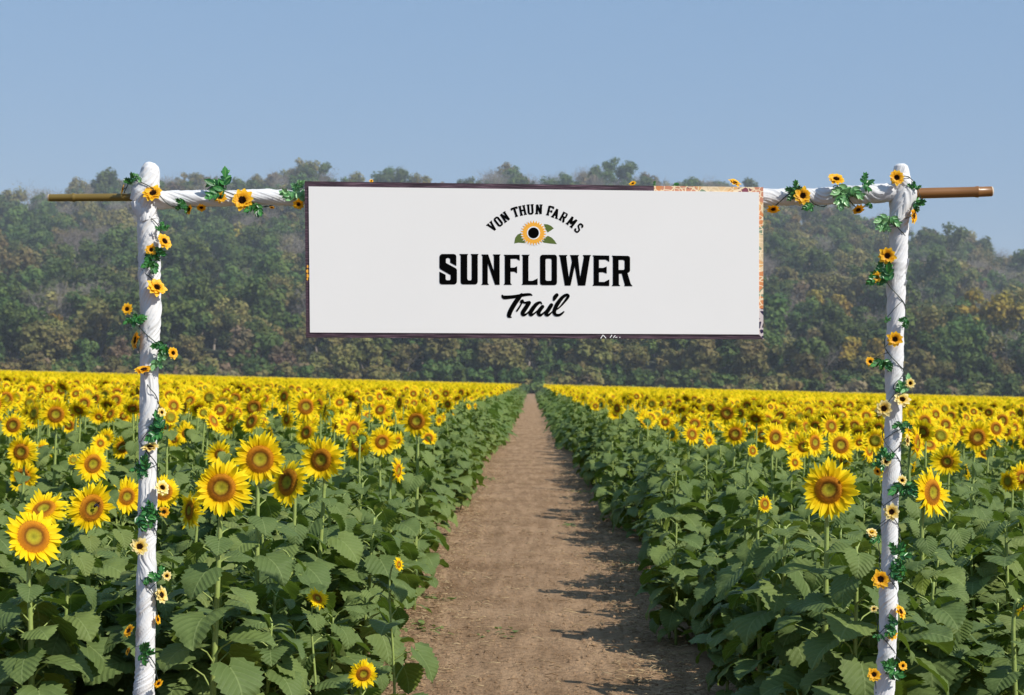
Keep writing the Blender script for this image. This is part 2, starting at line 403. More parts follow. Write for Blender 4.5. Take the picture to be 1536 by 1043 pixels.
def build_head(D, seed, npet=30, kind='full', low=False, disc_ratio=0.5):
    """faces +Z, centre at origin, total diameter D. returns (disc mesh, petals mesh, bracts mesh)"""
    r = random.Random(seed); Rr = D/2; rd = Rr*disc_ratio
    dm = MB(); pm = MB(); bm = MB()
    # disc dome with a slight dimple
    nr, na = (4, 8) if low else (10, 32)
    P = np.zeros((nr+1, na, 3)); UV = np.zeros((nr+1, na, 2))
    for i in range(nr+1):
        q = i/nr
        for j in range(na):
            a = j/na*2*PI; rr = max(q, .01)*rd
            h = 0.16*rd*(1-q**3) - 0.14*rd*math.exp(-(q/0.35)**2) + 0.05*rd*math.exp(-((q-.72)/.15)**2)
            P[i, j] = (rr*math.cos(a), rr*math.sin(a), h); UV[i, j] = (q, .5)
    dm.grid(P[::-1].copy(), UV[::-1].copy(), 'disc', True)
    if not low:                                     # florets in golden-angle spirals
        nf = 420
        for k in range(nf):
            q = math.sqrt((k+.5)/nf); a = k*2.39996; rr = q*rd*.98
            h = 0.16*rd*(1-q**3) - 0.14*rd*math.exp(-(q/0.35)**2) + 0.05*rd*math.exp(-((q-.72)/.15)**2)
            sz = rd*0.042; hh = sz*(0.7 if q < .5 else 2.1)*r.uniform(.7, 1.3)
            c, s_ = math.cos(a)*rr, math.sin(a)*rr
            V = [(c-sz*.7, s_-sz*.7, h-.0005), (c+sz*.7, s_-sz*.7, h-.0005), (c+sz*.7, s_+sz*.7, h-.0005), (c-sz*.7, s_+sz*.7, h-.0005), (c+r.uniform(-1, 1)*sz*.4, s_+r.uniform(-1, 1)*sz*.4, h+hh)]
            dm.add(V, [(0, 1, 4), (1, 2, 4), (2, 3, 4), (3, 0, 4)], [(q, .5)]*5, 'disc')
    # receptacle behind
    P = np.zeros((4, na, 3)); 
    for i, (q, h) in enumerate(((1.02, 0), (1.0, -.14), (.6, -.33), (.12, -.45))):
        for j in range(na):
            a = j/na*2*PI; P[i, j] = (q*rd*math.cos(a), q*rd*math.sin(a), h*rd)
    bm.grid(P, None, 'bract', True)
    plen = Rr-rd; pa, pb_, pc = r.uniform(0, 6.28), r.uniform(0, 6.28), r.uniform(0, 6.28)
    layers = [(npet, 0.0, 1.0, 0.10), (npet, 0.5, .93, -.12)] if not low else [(max(12, npet), 0, 1, .05)]
    for (n_, off, sc2, lift0) in layers:
        for k in range(n_):
            a = (k+off+r.uniform(-.28, .28))/n_*2*PI
            L = (plen*1.08)*sc2*r.uniform(.68, 1.12)
            w = Rr*(0.155 if not low else .28)*r.uniform(.8, 1.25)
            L *= 1+.10*math.sin(a+pa)+.06*math.sin(3*a+pb_); lift = lift0 + r.uniform(-.25, .34)+.28*math.sin(a+pc); curl = r.uniform(-.9, .7)
            twist = r.uniform(-.6, .6); side = r.uniform(-.16, .16)
            nu, nv = (6, 3) if not low else (2, 2)
            P = np.zeros((nu+1, nv, 3)); UV = np.zeros((nu+1, nv, 2))
            for i in range(nu+1):
                t = i/nu; wd = w*0.5*(math.sin(PI*min(1, t*.80+.2))**.7 if t < 1 else 0.03)
                if low: wd = w*.5*(0.8, 1, .1)[i]
                an = lift + curl*t*.5
                xx = rd*.9 + L*t*math.cos(an*.8) + (0.1*rd*.9)*0; zz = L*t*math.sin(an)*1.0 - 0.02*rd
                for j in range(nv):
                    v = (j/(nv-1)*2-1); y = v*wd + side*L*t*t
                    zc = zz + abs(v)*wd*.5*(1-t) + v*wd*math.sin(twist*t)*.9
                    P[i, j] = (xx, y, zc); UV[i, j] = (t, .5+.5*v)
            ca, sa = math.cos(a), math.sin(a); Rz = np.array([[ca, -sa, 0], [sa, ca, 0], [0, 0, 1]])
            pm.grid(rotm(Rz, P.reshape(-1, 3)).reshape(P.shape), UV, 'petal')
    if not low:
        for k in range(r.choice((15, 20, 26))):
            a = (k+r.uniform(-.3, .3))/26*2*PI; L = rd*r.uniform(.5, .85); w = rd*.22; lift = r.uniform(-.5, -.05)
            V = np.array([(rd*.9, -w*.5, -.12*rd), (rd*.9, w*.5, -.12*rd), (rd*.9+L*.5, -w*.4, -.12*rd+L*.5*lift), (rd*.9+L*.5, w*.4, -.12*rd+L*.5*lift), (rd*.9+L, 0, -.12*rd+L*lift*1.4)])
            ca, sa = math.cos(a), math.sin(a); Rz = np.array([[ca, -sa, 0], [sa, ca, 0], [0, 0, 1]])
            bm.add(rotm(Rz, V), [(0, 1, 3, 2), (2, 3, 4)], None, 'bract')
    return dm.mesh('flower_head'), pm.mesh('petals'), bm.mesh('bracts')

HEADS = [build_head(0.27, 100+i, npet=r_, disc_ratio=dr) for i, (r_, dr) in enumerate([(34, .48), (30, .52), (36, .46), (28, .54), (32, .5), (34, .47)])]
MHEADS = [build_head(0.27, 160+i, npet=r_, disc_ratio=dr) for i, (r_, dr) in enumerate([(24, .42), (20, .48), (28, .38), (26, .45), (18, .5), (30, .4)])]
BUD = build_head(0.13, 140, npet=16, disc_ratio=.62)

def assemble(root, meshes, HM, head, hs=1.0):
    link('stem', meshes['stem'], root); link('foliage', meshes['foliage'], root)
    if head:
        h = link('flower_head', head[0], root, mat=HM @ Matrix.Scale(hs, 4))
        link('petals', head[1], h); link('bracts', head[2], h)
        return h

def copy_tree(o, parent=None):
    c = o.copy(); col.objects.link(c)
    if parent is not None: c.parent = parent
    for ch in list(KIDS.get(o, [])):
        k = copy_tree(ch, c); k.matrix_parent_inverse = Matrix(); 
    return c
KIDS = {}

# ------------------------------------------------------------------ the gate
GY = 7.6
PXM = GY/F
def to_ring(cen, rad, twist, seed, step=0.0042, seg=88, amp=0.15, hole=False):
    """cloth sleeve along a polyline cen [(Vector)], rad list; helical folds"""
    cen = [np.array(c) for c in cen]; d = [0]
    for a, b in zip(cen, cen[1:]): d.append(d[-1]+np.linalg.norm(b-a))
    n = int(d[-1]/step)+1; ss = np.linspace(0, d[-1], n)
    C = np.array([[np.interp(q, d, [c[k] for c in cen]) for k in range(3)] for q in ss])
    # smooth the centre line
    for _ in range(6): C[1:-1] = (C[:-2]+2*C[1:-1]+C[2:])/4
    Rd = np.interp(ss, d, rad)
    T = np.gradient(C, axis=0); T /= np.linalg.norm(T, axis=1)[:, None]
    ref = np.array([0, 1.0, 0]); P = np.zeros((n, seg, 3)); UV = np.zeros((n, seg, 2))
    off = seed*7.3
    Rd = np.array([q*(1+.10*mnoise.noise(Vector((sd*5.5, off, 3)))) for q, sd in zip(Rd, ss)])
    for i in range(n):
        u = np.cross(T[i], ref); u /= np.linalg.norm(u); w = np.cross(T[i], u)
        sd = ss[i]
        band = mnoise.noise(Vector((sd*5.0, off, 0)))
        for j in range(seg):
            a = j/seg*2*PI; h = a - sd*twist*(1+0.15*band)
            ch, sh_ = math.cos(h), math.sin(h)
            v1 = mnoise.noise(Vector((ch*1.9+off, sh_*1.9, sd*3.0)))
            v2 = mnoise.noise(Vector((ch*4.6+off, sh_*4.6, sd*5.0+5)))
            v4 = mnoise.noise(Vector((ch*9.5+off, sh_*9.5, sd*8.0+15)))
            v3 = mnoise.noise(Vector((math.cos(a)*1.2, math.sin(a)*1.2+off, sd*11)))
            lay = ((h/(2*PI) - sd*1.7 + .15*v3 + .1*v1) % 1.0)
            st_ = (1-lay)*min(1, lay*10)                         # overlapping strip edges
            rr = Rd[i]*(.90 + amp*1.5*min(.5, abs(v1)) + amp*1.5*min(.45, abs(v2)) + amp*.9*min(.4, abs(v4)) + amp*.35*v3 + amp*.6*st_)
            P[i, j] = C[i] + rr*(math.cos(a)*u + math.sin(a)*w); UV[i, j] = (sd, j/seg)
    return P, UV
def sleeve(mb, cen, rad, twist, seed, **k):
    P, UV = to_ring(cen, rad, twist, seed, **k); mb.grid(P, UV, 'cloth', True)
    for end, o in ((0, 0), (-1, P.shape[0]-1)):
        base = mb.n-P.shape[0]*P.shape[1]; ring = [base+o*P.shape[1]+j for j in range(P.shape[1])]
        mb.f.append(tuple(ring if end else ring[::-1])); mb.mi.append(mb._m('cloth'))

def ground_z(px_bottom): return 0
gate = bpy.data.objects.new('garden_gate_frame', None); col.objects.link(gate)
gate.location = (at(796, 500, GY).x, GY, 0)
tag(gate, 'white cloth wrapped post and crossbar frame standing across the dirt path', 'gate frame')
gi = -Vector(gate.location)
Lpost = [(228,244,4),(227,247,9),(226,253,12),(225,262,13),(222,275,15),(217,288,17),(217,300,17),(221,315,15),(223,335,14.5),(224,360,15),(224,400,15),(224.5,440,15),(227,475,13.5),(225,510,13),(223.5,545,12.3),(224,560,12),(224,600,12.2),(222,660,12.2),(221,720,13),(221.5,780,11.8),(220.5,820,12),(219.5,880,12.8),(218.5,940,13.2),(217.5,1000,12.5),(216,1043,13.5),(214,1100,13.5),(211,1232,14)]
Rpost = [(1351,246,5),(1351,249,9),(1352,258,11),(1352,272,13.5),(1354,288,17),(1352,305,16.5),(1349,325,14),(1348,350,12.7),(1348,378,12.5),(1346,395,14.5),(1344.5,408,12.5),(1344,430,12.7),(1344,470,12.2),(1341,540,12.6),(1340.5,600,11.5),(1339,660,11.8),(1337,720,12),(1335,768,11.5),(1334.5,820,11),(1332.5,900,12),(1331,960,12.2),(1329,1010,12.6),(1326,1043,13),(1324,1100,13),(1319,1235,13.5)]
def postmesh(L, tw, seed):
    mb = MB(); cen = [at(x, y, GY)+gi for x, y, r_ in L]; rad = [r_*PXM for *_, r_ in L]
    sleeve(mb, cen, rad, tw, seed); return mb
pm_ = postmesh(Lpost, 16, 1)
# cloth collar folded diagonally across the left corner
sleeve(pm_, [at(x, y, GY-.012)+gi for x, y in ((204,303),(211,288),(222,272),(229,258))], [9*PXM, 14*PXM, 13*PXM, 9*PXM], 10, 11, amp=.13)
sleeve(pm_, [at(x, y, GY-.014)+gi for x, y in ((203,300),(209,309),(218,320),(222,332))], [8*PXM, 11*PXM, 12.5*PXM, 13*PXM], 14, 12, amp=.13)
link('post', pm_.mesh('post'), gate)
pm_ = postmesh(Rpost, 16, 2)
sleeve(pm_, [at(x, y, GY-.012)+gi for x, y in ((1348,262),(1356,276),(1361,290),(1356,306),(1346,330))], [9*PXM, 12*PXM, 13.5*PXM, 13*PXM, 11*PXM], -10, 13, amp=.13)
# loose cloth corners sticking out
for (x, y, dx, dy) in ((1357, 402, 9, -8), (1355, 425, 8, 2)):
    a = at(x-4, y-14, GY-.01)+gi; b = at(x+dx-2, y+dy-6, GY-.03)+gi; c = at(x+dx-6, y+10, GY-.02)+gi; d = at(x-6, y+4, GY-.015)+gi
    P = np.zeros((7, 7, 3))
    for i in range(7):
        for j in range(7):
            p = (a*(1-i/6)+b*(i/6))*(1-j/6) + (d*(1-i/6)+c*(i/6))*(j/6)
            P[i, j] = p + Vector((0, 0.006*math.sin(i*1.7+j), .004*math.sin(j*2.1)))
    pm_.grid(P, None, 'cloth')
link('post', pm_.mesh('post'), gate)
mb = MB()
LB = [(232,300,13),(242,299.5,13),(254,299.5,12.5),(275,299,11.5),(300,298,11),(330,298,11.2),(360,296.5,10.5),(400,295.5,10.8),(440,297,10.6),(500,297,10.5),(700,298,10.5),(900,297,10.5),(1100,297,11),(1150,297,11.8),(1180,296,11.5),(1204,295.5,11.3),(1230,295,11),(1260,294,11.5),(1290,292,12.5),(1312,291,13.8),(1330,290,13.5),(1345,290,12)]
sleeve(mb, [at(x, y, GY)+gi for x, y, r_ in LB], [r_*PXM for *_, r_ in LB], 14, 3, step=.005, seg=72)
link('crossbar', mb.mesh('crossbar'), gate)
def pole(pts, mat, endleft, seed):
    mb = MB(); cen = [np.array(at(x, y, GY+.01)+gi) for x, y, r_ in pts]; rad = [r_*PXM for *_, r_ in pts]
    mb.tube(cen, rad, mat, 20, False)
    e = cen[0] if endleft else cen[-1]; d = (cen[0]-cen[1]) if endleft else (cen[-1]-cen[-2]); d /= np.linalg.norm(d)
    rr = rad[0] if endleft else rad[-1]
    mb.tube([e-d*.002, e+d*.003, e+d*.006], [rr*1.0, rr*.97, rr*.8], 'bamboo_end', 16)
    mb.tube([e+d*.004, e+d*.0075], [rr*.5, rr*.48], 'black', 12)
    return mb.mesh('bamboo_pole')
link('bamboo_pole', pole([(74,297,5.6),(104,296.6,5.6),(109,296.5,6.3),(110.5,296.5,6.9),(112,296.5,6.2),(115,296.5,5.7),(160,296.2,5.9),(205,296,6.0),(230,296,6)], 'bamboo_olive', True, 1), gate)
link('bamboo_pole', pole([(1345,290.5,8),(1380,290.2,8),(1430,289,7.9),(1461,288.2,7.8),(1465,288.1,8.6),(1467,288,8.8),(1468.5,288,7.8),(1487,287.3,7.6)], 'bamboo_brown', False, 2), gate)

# ------------------------------------------------------------------ sign board
SY = GY-0.085
oc = [(457,272),(1145,281),(1145,509),(459,506.5)]
ic = [(463,280),(1138.5,288.5),(1138.5,502),(465,499)]
sctr = at(800, 392, SY)
sign = bpy.data.objects.new('sign_board', None); col.objects.link(sign); sign.location = sctr
tag(sign, 'long white sign board reading SUNFLOWER Trail hung on the crossbar', 'sign')
def sp(px, py, dy=0.0):
    return np.array(at(px, py, SY)-sctr) + np.array([0, dy, 0])
def slab(mb, quad, y0, y1, mat):
    V = [sp(x, y, y0) for x, y in quad]+[sp(x, y, y1) for x, y in quad]
    mb.add(V, [(3, 2, 1, 0), (4, 5, 6, 7), (0, 1, 5, 4), (1, 2, 6, 5), (2, 3, 7, 6), (3, 0, 4, 7)], None, mat)
def lerp2(a, b, t): return (a[0]+(b[0]-a[0])*t, a[1]+(b[1]-a[1])*t)
tF = (981-457)/(1145-457)
tm = lerp2(oc[0], oc[1], tF); im = lerp2(ic[0], ic[1], (981-463)/(1138.5-463))
mb = MB()
slab(mb, [oc[0], tm, im, ic[0]], 0.001, .022, 'wood'); slab(mb, [ic[3], ic[2], oc[2], oc[3]], 0.001, .022, 'wood')
slab(mb, [oc[0], ic[0], ic[3], oc[3]], 0.001, .022, 'wood')
link('border', mb.mesh('border', False), sign)
mb = MB()
slab(mb, [tm, oc[1], ic[1], im], 0.001, .022, 'floral'); slab(mb, [ic[1], oc[1], oc[2], ic[2]], 0.001, .022, 'floral')
tag(link('border', mb.mesh('border', False), sign), 'floral printed strip of the border at the right end')
mb = MB()   # small printed blossom at the left edge and pale strokes on the bottom edge
for (x, y, q) in ((461.5,400,2.2),(461,407,3.0),(461.8,414,3.2),(461,419,2.0)):
    V = [sp(x+q*math.cos(a)*.8*(1 if k % 2 else .55), y+q*1.3*math.sin(a)*(1 if k % 2 else .55), -.0012) for k, a in enumerate(np.arange(12)/12*2*PI)]
    mb.add(V, [tuple(range(12))], None, 'amber')
link('printed_blossom', mb.mesh('printed_blossom', False), sign); mb = MB()
for (x0, y0, x1, y1) in ((901,508,904.5,502.5),(904.5,502.5,909,507.5),(915,507,918,502.5),(920,507,923,503),(923,506.5,926,506),(929,506.5,930.5,506)):
    dx, dy = x1-x0, y1-y0; l = math.hypot(dx, dy); nx, ny = -dy/l*.6, dx/l*.6
    mb.add([sp(x0+nx, y0+ny, -.0012), sp(x1+nx, y1+ny, -.0012), sp(x1-nx, y1-ny, -.0012), sp(x0-nx, y0-ny, -.0012)], [(0, 1, 2, 3)], None, 'logowhite')
link('printed_scribble', mb.mesh('printed_scribble', False), sign)
mb = MB(); slab(mb, [ic[0], ic[1], ic[2], ic[3]], -.003, .02, 'panel')
link('panel', mb.mesh('panel', False), sign)

def cp(x, y): return (x/4.6545+640, y/4.655+290)      # close-up coordinates of the print -> photograph
def curve_mesh(name, polys, dy, mat, thick=0.0):
    cu = bpy.data.curves.new(name, 'CURVE'); cu.dimensions = '2D'; cu.fill_mode = 'BOTH'
    for poly in polys:
        spn = cu.splines.new('POLY'); spn.points.add(len(poly)-1)
        for p, (x, y) in zip(spn.points, poly): p.co = (x, y, 0, 1)
        spn.use_cyclic_u = True
    ob = bpy.data.objects.new(name, cu); col.objects.link(ob)
    dg = bpy.context.evaluated_depsgraph_get(); dg.update()
    me = bpy.data.meshes.new_from_object(ob.evaluated_get(dg)); bpy.data.objects.remove(ob)
    me.name = name
    for v in me.vertices:
        px, py = cp(v.co.x, -v.co.y); v.co = sp(px, py, dy)
    me.materials.clear(); me.materials.append(M[mat]); me.update()
    return me
def neg(P): return [(x, -y) for x, y in P]
SUN = [
 [(90,445),(94,433),(105,425),(190,425),(203,430),(208,442),(208,508),(165,485),(165,462),(158,453),(142,453),(135,462),(135,487),(205,525),(212,536),(212,618),(207,631),(196,637),(105,637),(94,632),(90,620),(90,548),(133,570),(133,600),(140,608),(160,608),(168,600),(168,572),(95,530),(90,520)],
 [(228,425),(290,425),(284,437),(284,600),(291,609),(308,609),(315,600),(315,437),(308,425),(363,425),(357,437),(357,620),(352,632),(342,637),(252,637),(242,632),(238,620),(238,437)],
 [(382,428),(430,428),(470,545),(470,440),(462,428),(516,428),(510,440),(510,640),(478,640),(427,490),(427,628),(436,640),(382,640),(390,628),(390,440)],
 [(538,430),(650,430),(650,472),(628,458),(586,458),(586,520),(612,520),(632,510),(632,560),(612,548),(586,548),(586,628),(596,640),(538,640),(546,628),(546,440)],
 [(663,430),(720,430),(711,442),(711,612),(740,612),(775,595),(775,640),(663,640),(671,628),(671,442)],
 [(792,450),(796,436),(808,430),(895,430),(906,436),(910,448),(910,625),(906,637),(895,642),(808,642),(796,637),(792,625)],
 [(830,465),(838,457),(866,457),(873,465),(873,605),(866,612),(838,612),(830,605)],
 [(922,432),(984,432),(975,444),(993,590),(1014,480),(1007,444),(1000,432),(1064,432),(1057,446),(1072,590),(1098,446),(1090,432),(1148,432),(1140,446),(1108,645),(1057,645),(1034,510),(1005,645),(965,645),(931,446)],
 [(1158,434),(1275,436),(1275,480),(1250,464),(1203,464),(1203,522),(1232,522),(1257,512),(1257,562),(1232,552),(1203,552),(1203,620),(1240,620),(1275,602),(1275,648),(1158,646),(1166,634),(1166,446)],
 [(1292,436),(1405,438),(1416,443),(1420,452),(1420,540),(1416,550),(1402,558),(1425,634),(1438,649),(1380,649),(1383,637),(1362,562),(1342,562),(1342,636),(1352,648),(1292,648),(1300,636),(1300,448)],
 [(1340,466),(1374,466),(1382,474),(1382,528),(1374,536),(1340,536)]]
o = link('lettering', curve_mesh('lettering', [neg(p) for p in SUN], -.0045, 'black'), sign); o['label'] = 'large black slab lettering reading SUNFLOWER'

def stroke_mesh(name, strokes, dy0, mat):
    """strokes: list of [(x,y,w)...] smooth tapered ribbons with round ends, each a hair in front of the last"""
    mb = MB()
    for k, S in enumerate(strokes):
        S = np.array(S, float); dy = dy0 - k*.00006
        t = np.arange(len(S)); n = (len(S)-1)*8+1; tt = np.linspace(0, len(S)-1, n)
        def cr(c):
            out = []
            for q in tt:
                i = min(int(q), len(S)-2); f = q-i
                p0, p1, p2, p3 = S[max(i-1, 0)][c], S[i][c], S[i+1][c], S[min(i+2, len(S)-1)][c]
                out.append(.5*(2*p1+(p2-p0)*f+(2*p0-5*p1+4*p2-p3)*f*f+(3*p1-p0-3*p2+p3)*f**3))
            return np.array(out)
        X, Y = cr(0), cr(1); W = np.interp(tt, t, S[:, 2])
        T = np.stack([np.gradient(X), np.gradient(Y)], 1); T /= np.linalg.norm(T, axis=1)[:, None]
        Nn = np.stack([-T[:, 1], T[:, 0]], 1)
        L = [(X[i]+Nn[i, 0]*W[i]/2, Y[i]+Nn[i, 1]*W[i]/2) for i in range(n)]
        Rr = [(X[i]-Nn[i, 0]*W[i]/2, Y[i]-Nn[i, 1]*W[i]/2) for i in range(n)]
        V = [sp(*cp(*p), dy) for p in L]+[sp(*cp(*p), dy) for p in Rr]
        mb.add(V, [(i, i+1, n+i+1, n+i) for i in range(n-1)], None, mat)
        for e in (0, n-1):
            V = [sp(*cp(X[e]+W[e]/2*math.cos(a), Y[e]+W[e]/2*math.sin(a)), dy-.00002-(.00001 if e else 0)) for a in np.arange(14)/14*2*PI]
            mb.add(V, [tuple(range(14))], None, mat)
    return mb.mesh(name, False)
TR0 = [
 [(112,150,30),(150,190,78),(300,183,68),(440,163,64),(560,140,60),(665,132,50),(712,152,16)],
 [(500,135,60),(440,205,92),(350,335,92),(275,470,92),(248,555,88),(262,580,50),(300,590,14)],
 [(520,255,48),(492,285,54),(505,300,30),(452,395,36),(406,462,36)],
 [(500,265,56),(560,298,40),(610,292,46),(650,290,58)],
 [(650,300,78),(585,400,86),(525,495,84),(535,540,66),(590,530,40),(650,470,16)],
 [(905,322,20),(870,290,44),(790,335,76),(715,430,84),(676,505,84),(695,545,56),(760,510,32),(860,420,20)],
 [(918,378,74),(858,455,80),(842,515,80),(880,548,54),(940,505,32),(1000,440,16)],
 [(1096,345,76),(1036,440,80),(992,512,82),(1025,548,54),(1090,505,30),(1140,450,16)],
 [(1205,145,74),(1172,185,84),(1150,238,50)],
 [(1215,428,22),(1300,350,34),(1395,235,52),(1436,165,58),(1395,142,56),(1315,195,70),(1225,310,82),(1170,420,78),(1155,490,74),(1185,540,58),(1250,545,50),(1305,517,44),(1345,480,28)]]
TR = [[((x/13.357+105)*4.6545, (y/13.366+142)*4.655, w_*.3485) for x, y, w_ in S_] for S_ in TR0]
o = link('lettering', stroke_mesh('lettering', TR, -.0045, 'black'), sign); o['label'] = 'black brush script reading Trail'
# arched small caps, as rows of strokes on a -21..21 by -34..34 cell
sf = 4.0
def srf(x, y, w=sf): return [(x-11, y), (x+11, y)]
GL = {
'V': [[(-15,-30),(0,32)],[(15,-30),(0,32)],srf(-15,-31),srf(15,-31)],
'O': [[(-9,-31),(9,-31)],[(9,-31),(14,-24)],[(14,-24),(14,24)],[(14,24),(9,31)],[(9,31),(-9,31)],[(-9,31),(-14,24)],[(-14,24),(-14,-24)],[(-14,-24),(-9,-31)]],
'N': [[(-14,-31),(-14,31)],[(-14,-31),(14,31)],[(14,-31),(14,31)],srf(14,-31),srf(-15,31)],
'T': [[(-19,-29),(19,-29)],[(0,-29),(0,31)],[(-19,-31),(-19,-20)],[(19,-31),(19,-20)],srf(0,31)],
'H': [[(-14,-31),(-14,31)],[(14,-31),(14,31)],[(-14,0),(14,0)],srf(-14,-31),srf(14,-31),srf(-14,31),srf(14,31)],
'U': [[(-14,-31),(-14,24)],[(-14,24),(-9,31)],[(-9,31),(9,31)],[(9,31),(14,24)],[(14,24),(14,-31)],srf(-14,-31),srf(14,-31)],
'F': [[(-13,-31),(-13,31)],[(-13,-29),(16,-29)],[(-13,2),(9,2)],[(16,-31),(16,-19)],[(9,-5),(9,9)],srf(-13,31)],
'A': [[(-15,31),(0,-31)],[(15,31),(0,-31)],[(-9,12),(9,12)],srf(-15,31),srf(15,31)],
'R': [[(-13,-31),(-13,31)],[(-13,-29),(9,-29)],[(9,-29),(13,-23)],[(13,-23),(13,-4)],[(13,-4),(8,2)],[(8,2),(-13,2)],[(3,2),(14,31)],srf(-13,31),[(8,31),(18,31)]],
'M': [[(-18,-31),(-18,31)],[(-18,-31),(0,14)],[(18,-31),(0,14)],[(18,-31),(18,31)],srf(-18,31),srf(18,31)],
'S': [[(13,-17),(13,-25)],[(13,-25),(8,-31)],[(8,-31),(-8,-31)],[(-8,-31),(-13,-25)],[(-13,-25),(-13,-8)],[(-13,-8),(13,8)],[(13,8),(13,25)],[(13,25),(8,31)],[(8,31),(-8,31)],[(-8,31),(-13,25)],[(-13,25),(-13,17)]]}
ARC = [('V',457,233,-42),('O',501,199,-38),('N',547,167,-34),('T',619,132,-18),('H',670,121,-12),('U',725,113,-4),('N',784,113,2),('F',864,124,13),('A',902,142,19),('R',957,166,29),('M',1014,202,38),('S',1062,244,42)]
kz = 0
for k0, (ch, cx, cy, an) in enumerate(ARC):
    if k0 in (0, 3, 7): mb = MB()
    ca, sa = math.cos(R(an)), math.sin(R(an))
    for stq in GL[ch]:
        (x0, y0), (x1, y1) = stq; issf = abs(x1-x0) == 22 and y0 == y1
        w = 7.5 if issf else (15.5 if abs(y1-y0) > 25 else 12.5)
        kz += 1; dy = -.0036-(kz % 24)*.00003
        dx, dy_ = x1-x0, y1-y0; l = math.hypot(dx, dy_); tx, ty = dx/l, dy_/l; ext = 1.5 if not issf else 0
        nx, ny = -ty*w/2, tx*w/2; x0 -= tx*ext; y0 -= ty*ext; x1 += tx*ext; y1 += ty*ext
        V = []
        for x, y in ((x0+nx, y0+ny), (x1+nx, y1+ny), (x1-nx, y1-ny), (x0-nx, y0-ny)):
            x *= .98; y *= 1.0
            V.append(sp(*cp(cx+x*ca-y*sa, cy+x*sa+y*ca), dy))
        mb.add(V, [(0, 1, 2, 3)], None, 'black')
    if k0 in (2, 6, 11): o = link('lettering', mb.mesh('lettering', False), sign); o['label'] = 'small arched black capitals reading '+{2: 'VON', 6: 'THUN', 11: 'FARMS'}[k0]
# emblem
EX, EY = 746, 278
def flat(name, polys, dy, mat, parent):
    mb = MB()
    for i, p in enumerate(polys): mb.add([sp(*cp(*q), dy-.0001*i) for q in p], [tuple(range(len(p)))], None, mat)
    return link(name, mb.mesh(name, False), parent)
emb = flat('emblem', [[(EX+(100 if k % 2 == 0 else 84)*math.cos(a)*.93, EY+(92 if k % 2 == 0 else 76)*math.sin(a)) for k, a in enumerate(np.arange(60)/60*2*PI)]], -.0038, 'logowhite', sign)
for lp in ([[(818,216),(845,218),(868,228),(888,246),(866,262),(845,275),(830,255)], [(800,330),(846,298),(872,310),(892,330),(909,356),(860,352),(818,346)], [(660,278),(634,290),(618,312),(611,352),(640,346),(690,350),(700,320)]]): flat('leaf', [lp], -.0034, 'logogreen', emb)
flat('petals', [[(EX+(92 if k % 2 == 0 else 72)*math.cos(a)*.98, EY+(88 if k % 2 == 0 else 68)*math.sin(a)) for k, a in enumerate((np.arange(52)+.0)/52*2*PI+PI/2)]], -.0044, 'amber', emb)
flat('ring', [[(EX+46*math.cos(a), EY+46*math.sin(a)) for a in np.arange(36)/36*2*PI]], -.0050, 'logowhite', emb)
flat('disc', [[(EX+38*math.cos(a), EY+38*math.sin(a)) for a in np.arange(36)/36*2*PI]], -.0056, 'black', emb)

# ------------------------------------------------------------------ garlands
def gflower(D, seed, pale=False):
    r = random.Random(seed); pm = MB(); dm = MB(); rd = D*.5*.3; n = r.choice((9, 10, 11))
    for lay in range(2):
        for k in range(n):
            a = (k+.5*lay+r.uniform(-.15, .15))/n*2*PI; L = (D/2-rd*.4)*r.uniform(.85, 1.1)*(1-.15*lay); w = D*.27
            lift = .25+.3*lay+r.uniform(-.25, .2); P = np.zeros((5, 3, 3)); UV = np.zeros((5, 3, 2))
            for i in range(5):
                t = i/4; wd = w*.5*(.5, .85, 1, .8, .18)[i]
                for j in range(3):
                    v = j-1; P[i, j] = (rd*.4+L*t*math.cos(lift), v*wd, L*t*math.sin(lift)*(1-.5*t)+abs(v)*wd*.35); UV[i, j] = (t, .5+.5*v)
            ca, sa = math.cos(a), math.sin(a); Rz = np.array([[ca, -sa, 0], [sa, ca, 0], [0, 0, 1]])
            pm.grid(rotm(Rz, P.reshape(-1, 3)).reshape(P.shape), UV, 'gpale' if pale else 'gpetal')
    for k in range(40):
        q = math.sqrt((k+.5)/40)*rd; a = k*2.4; h = D*r.uniform(.10, .15)
        c, s_ = q*math.cos(a), q*math.sin(a); z = rd*.28
        dm.add([(c-z, s_-z, 0), (c+z, s_-z, 0), (c+z, s_+z, 0), (c-z, s_+z, 0), (c*1.2, s_*1.2, h)], [(0, 1, 4), (1, 2, 4), (2, 3, 4), (3, 0, 4)], None, 'gdisc')
    return pm.mesh('petals'), dm.mesh('disc', False)
GF = [gflower(1.0, 500+i) for i in range(5)]; GFP = [gflower(1.0, 520+i, True) for i in range(3)]
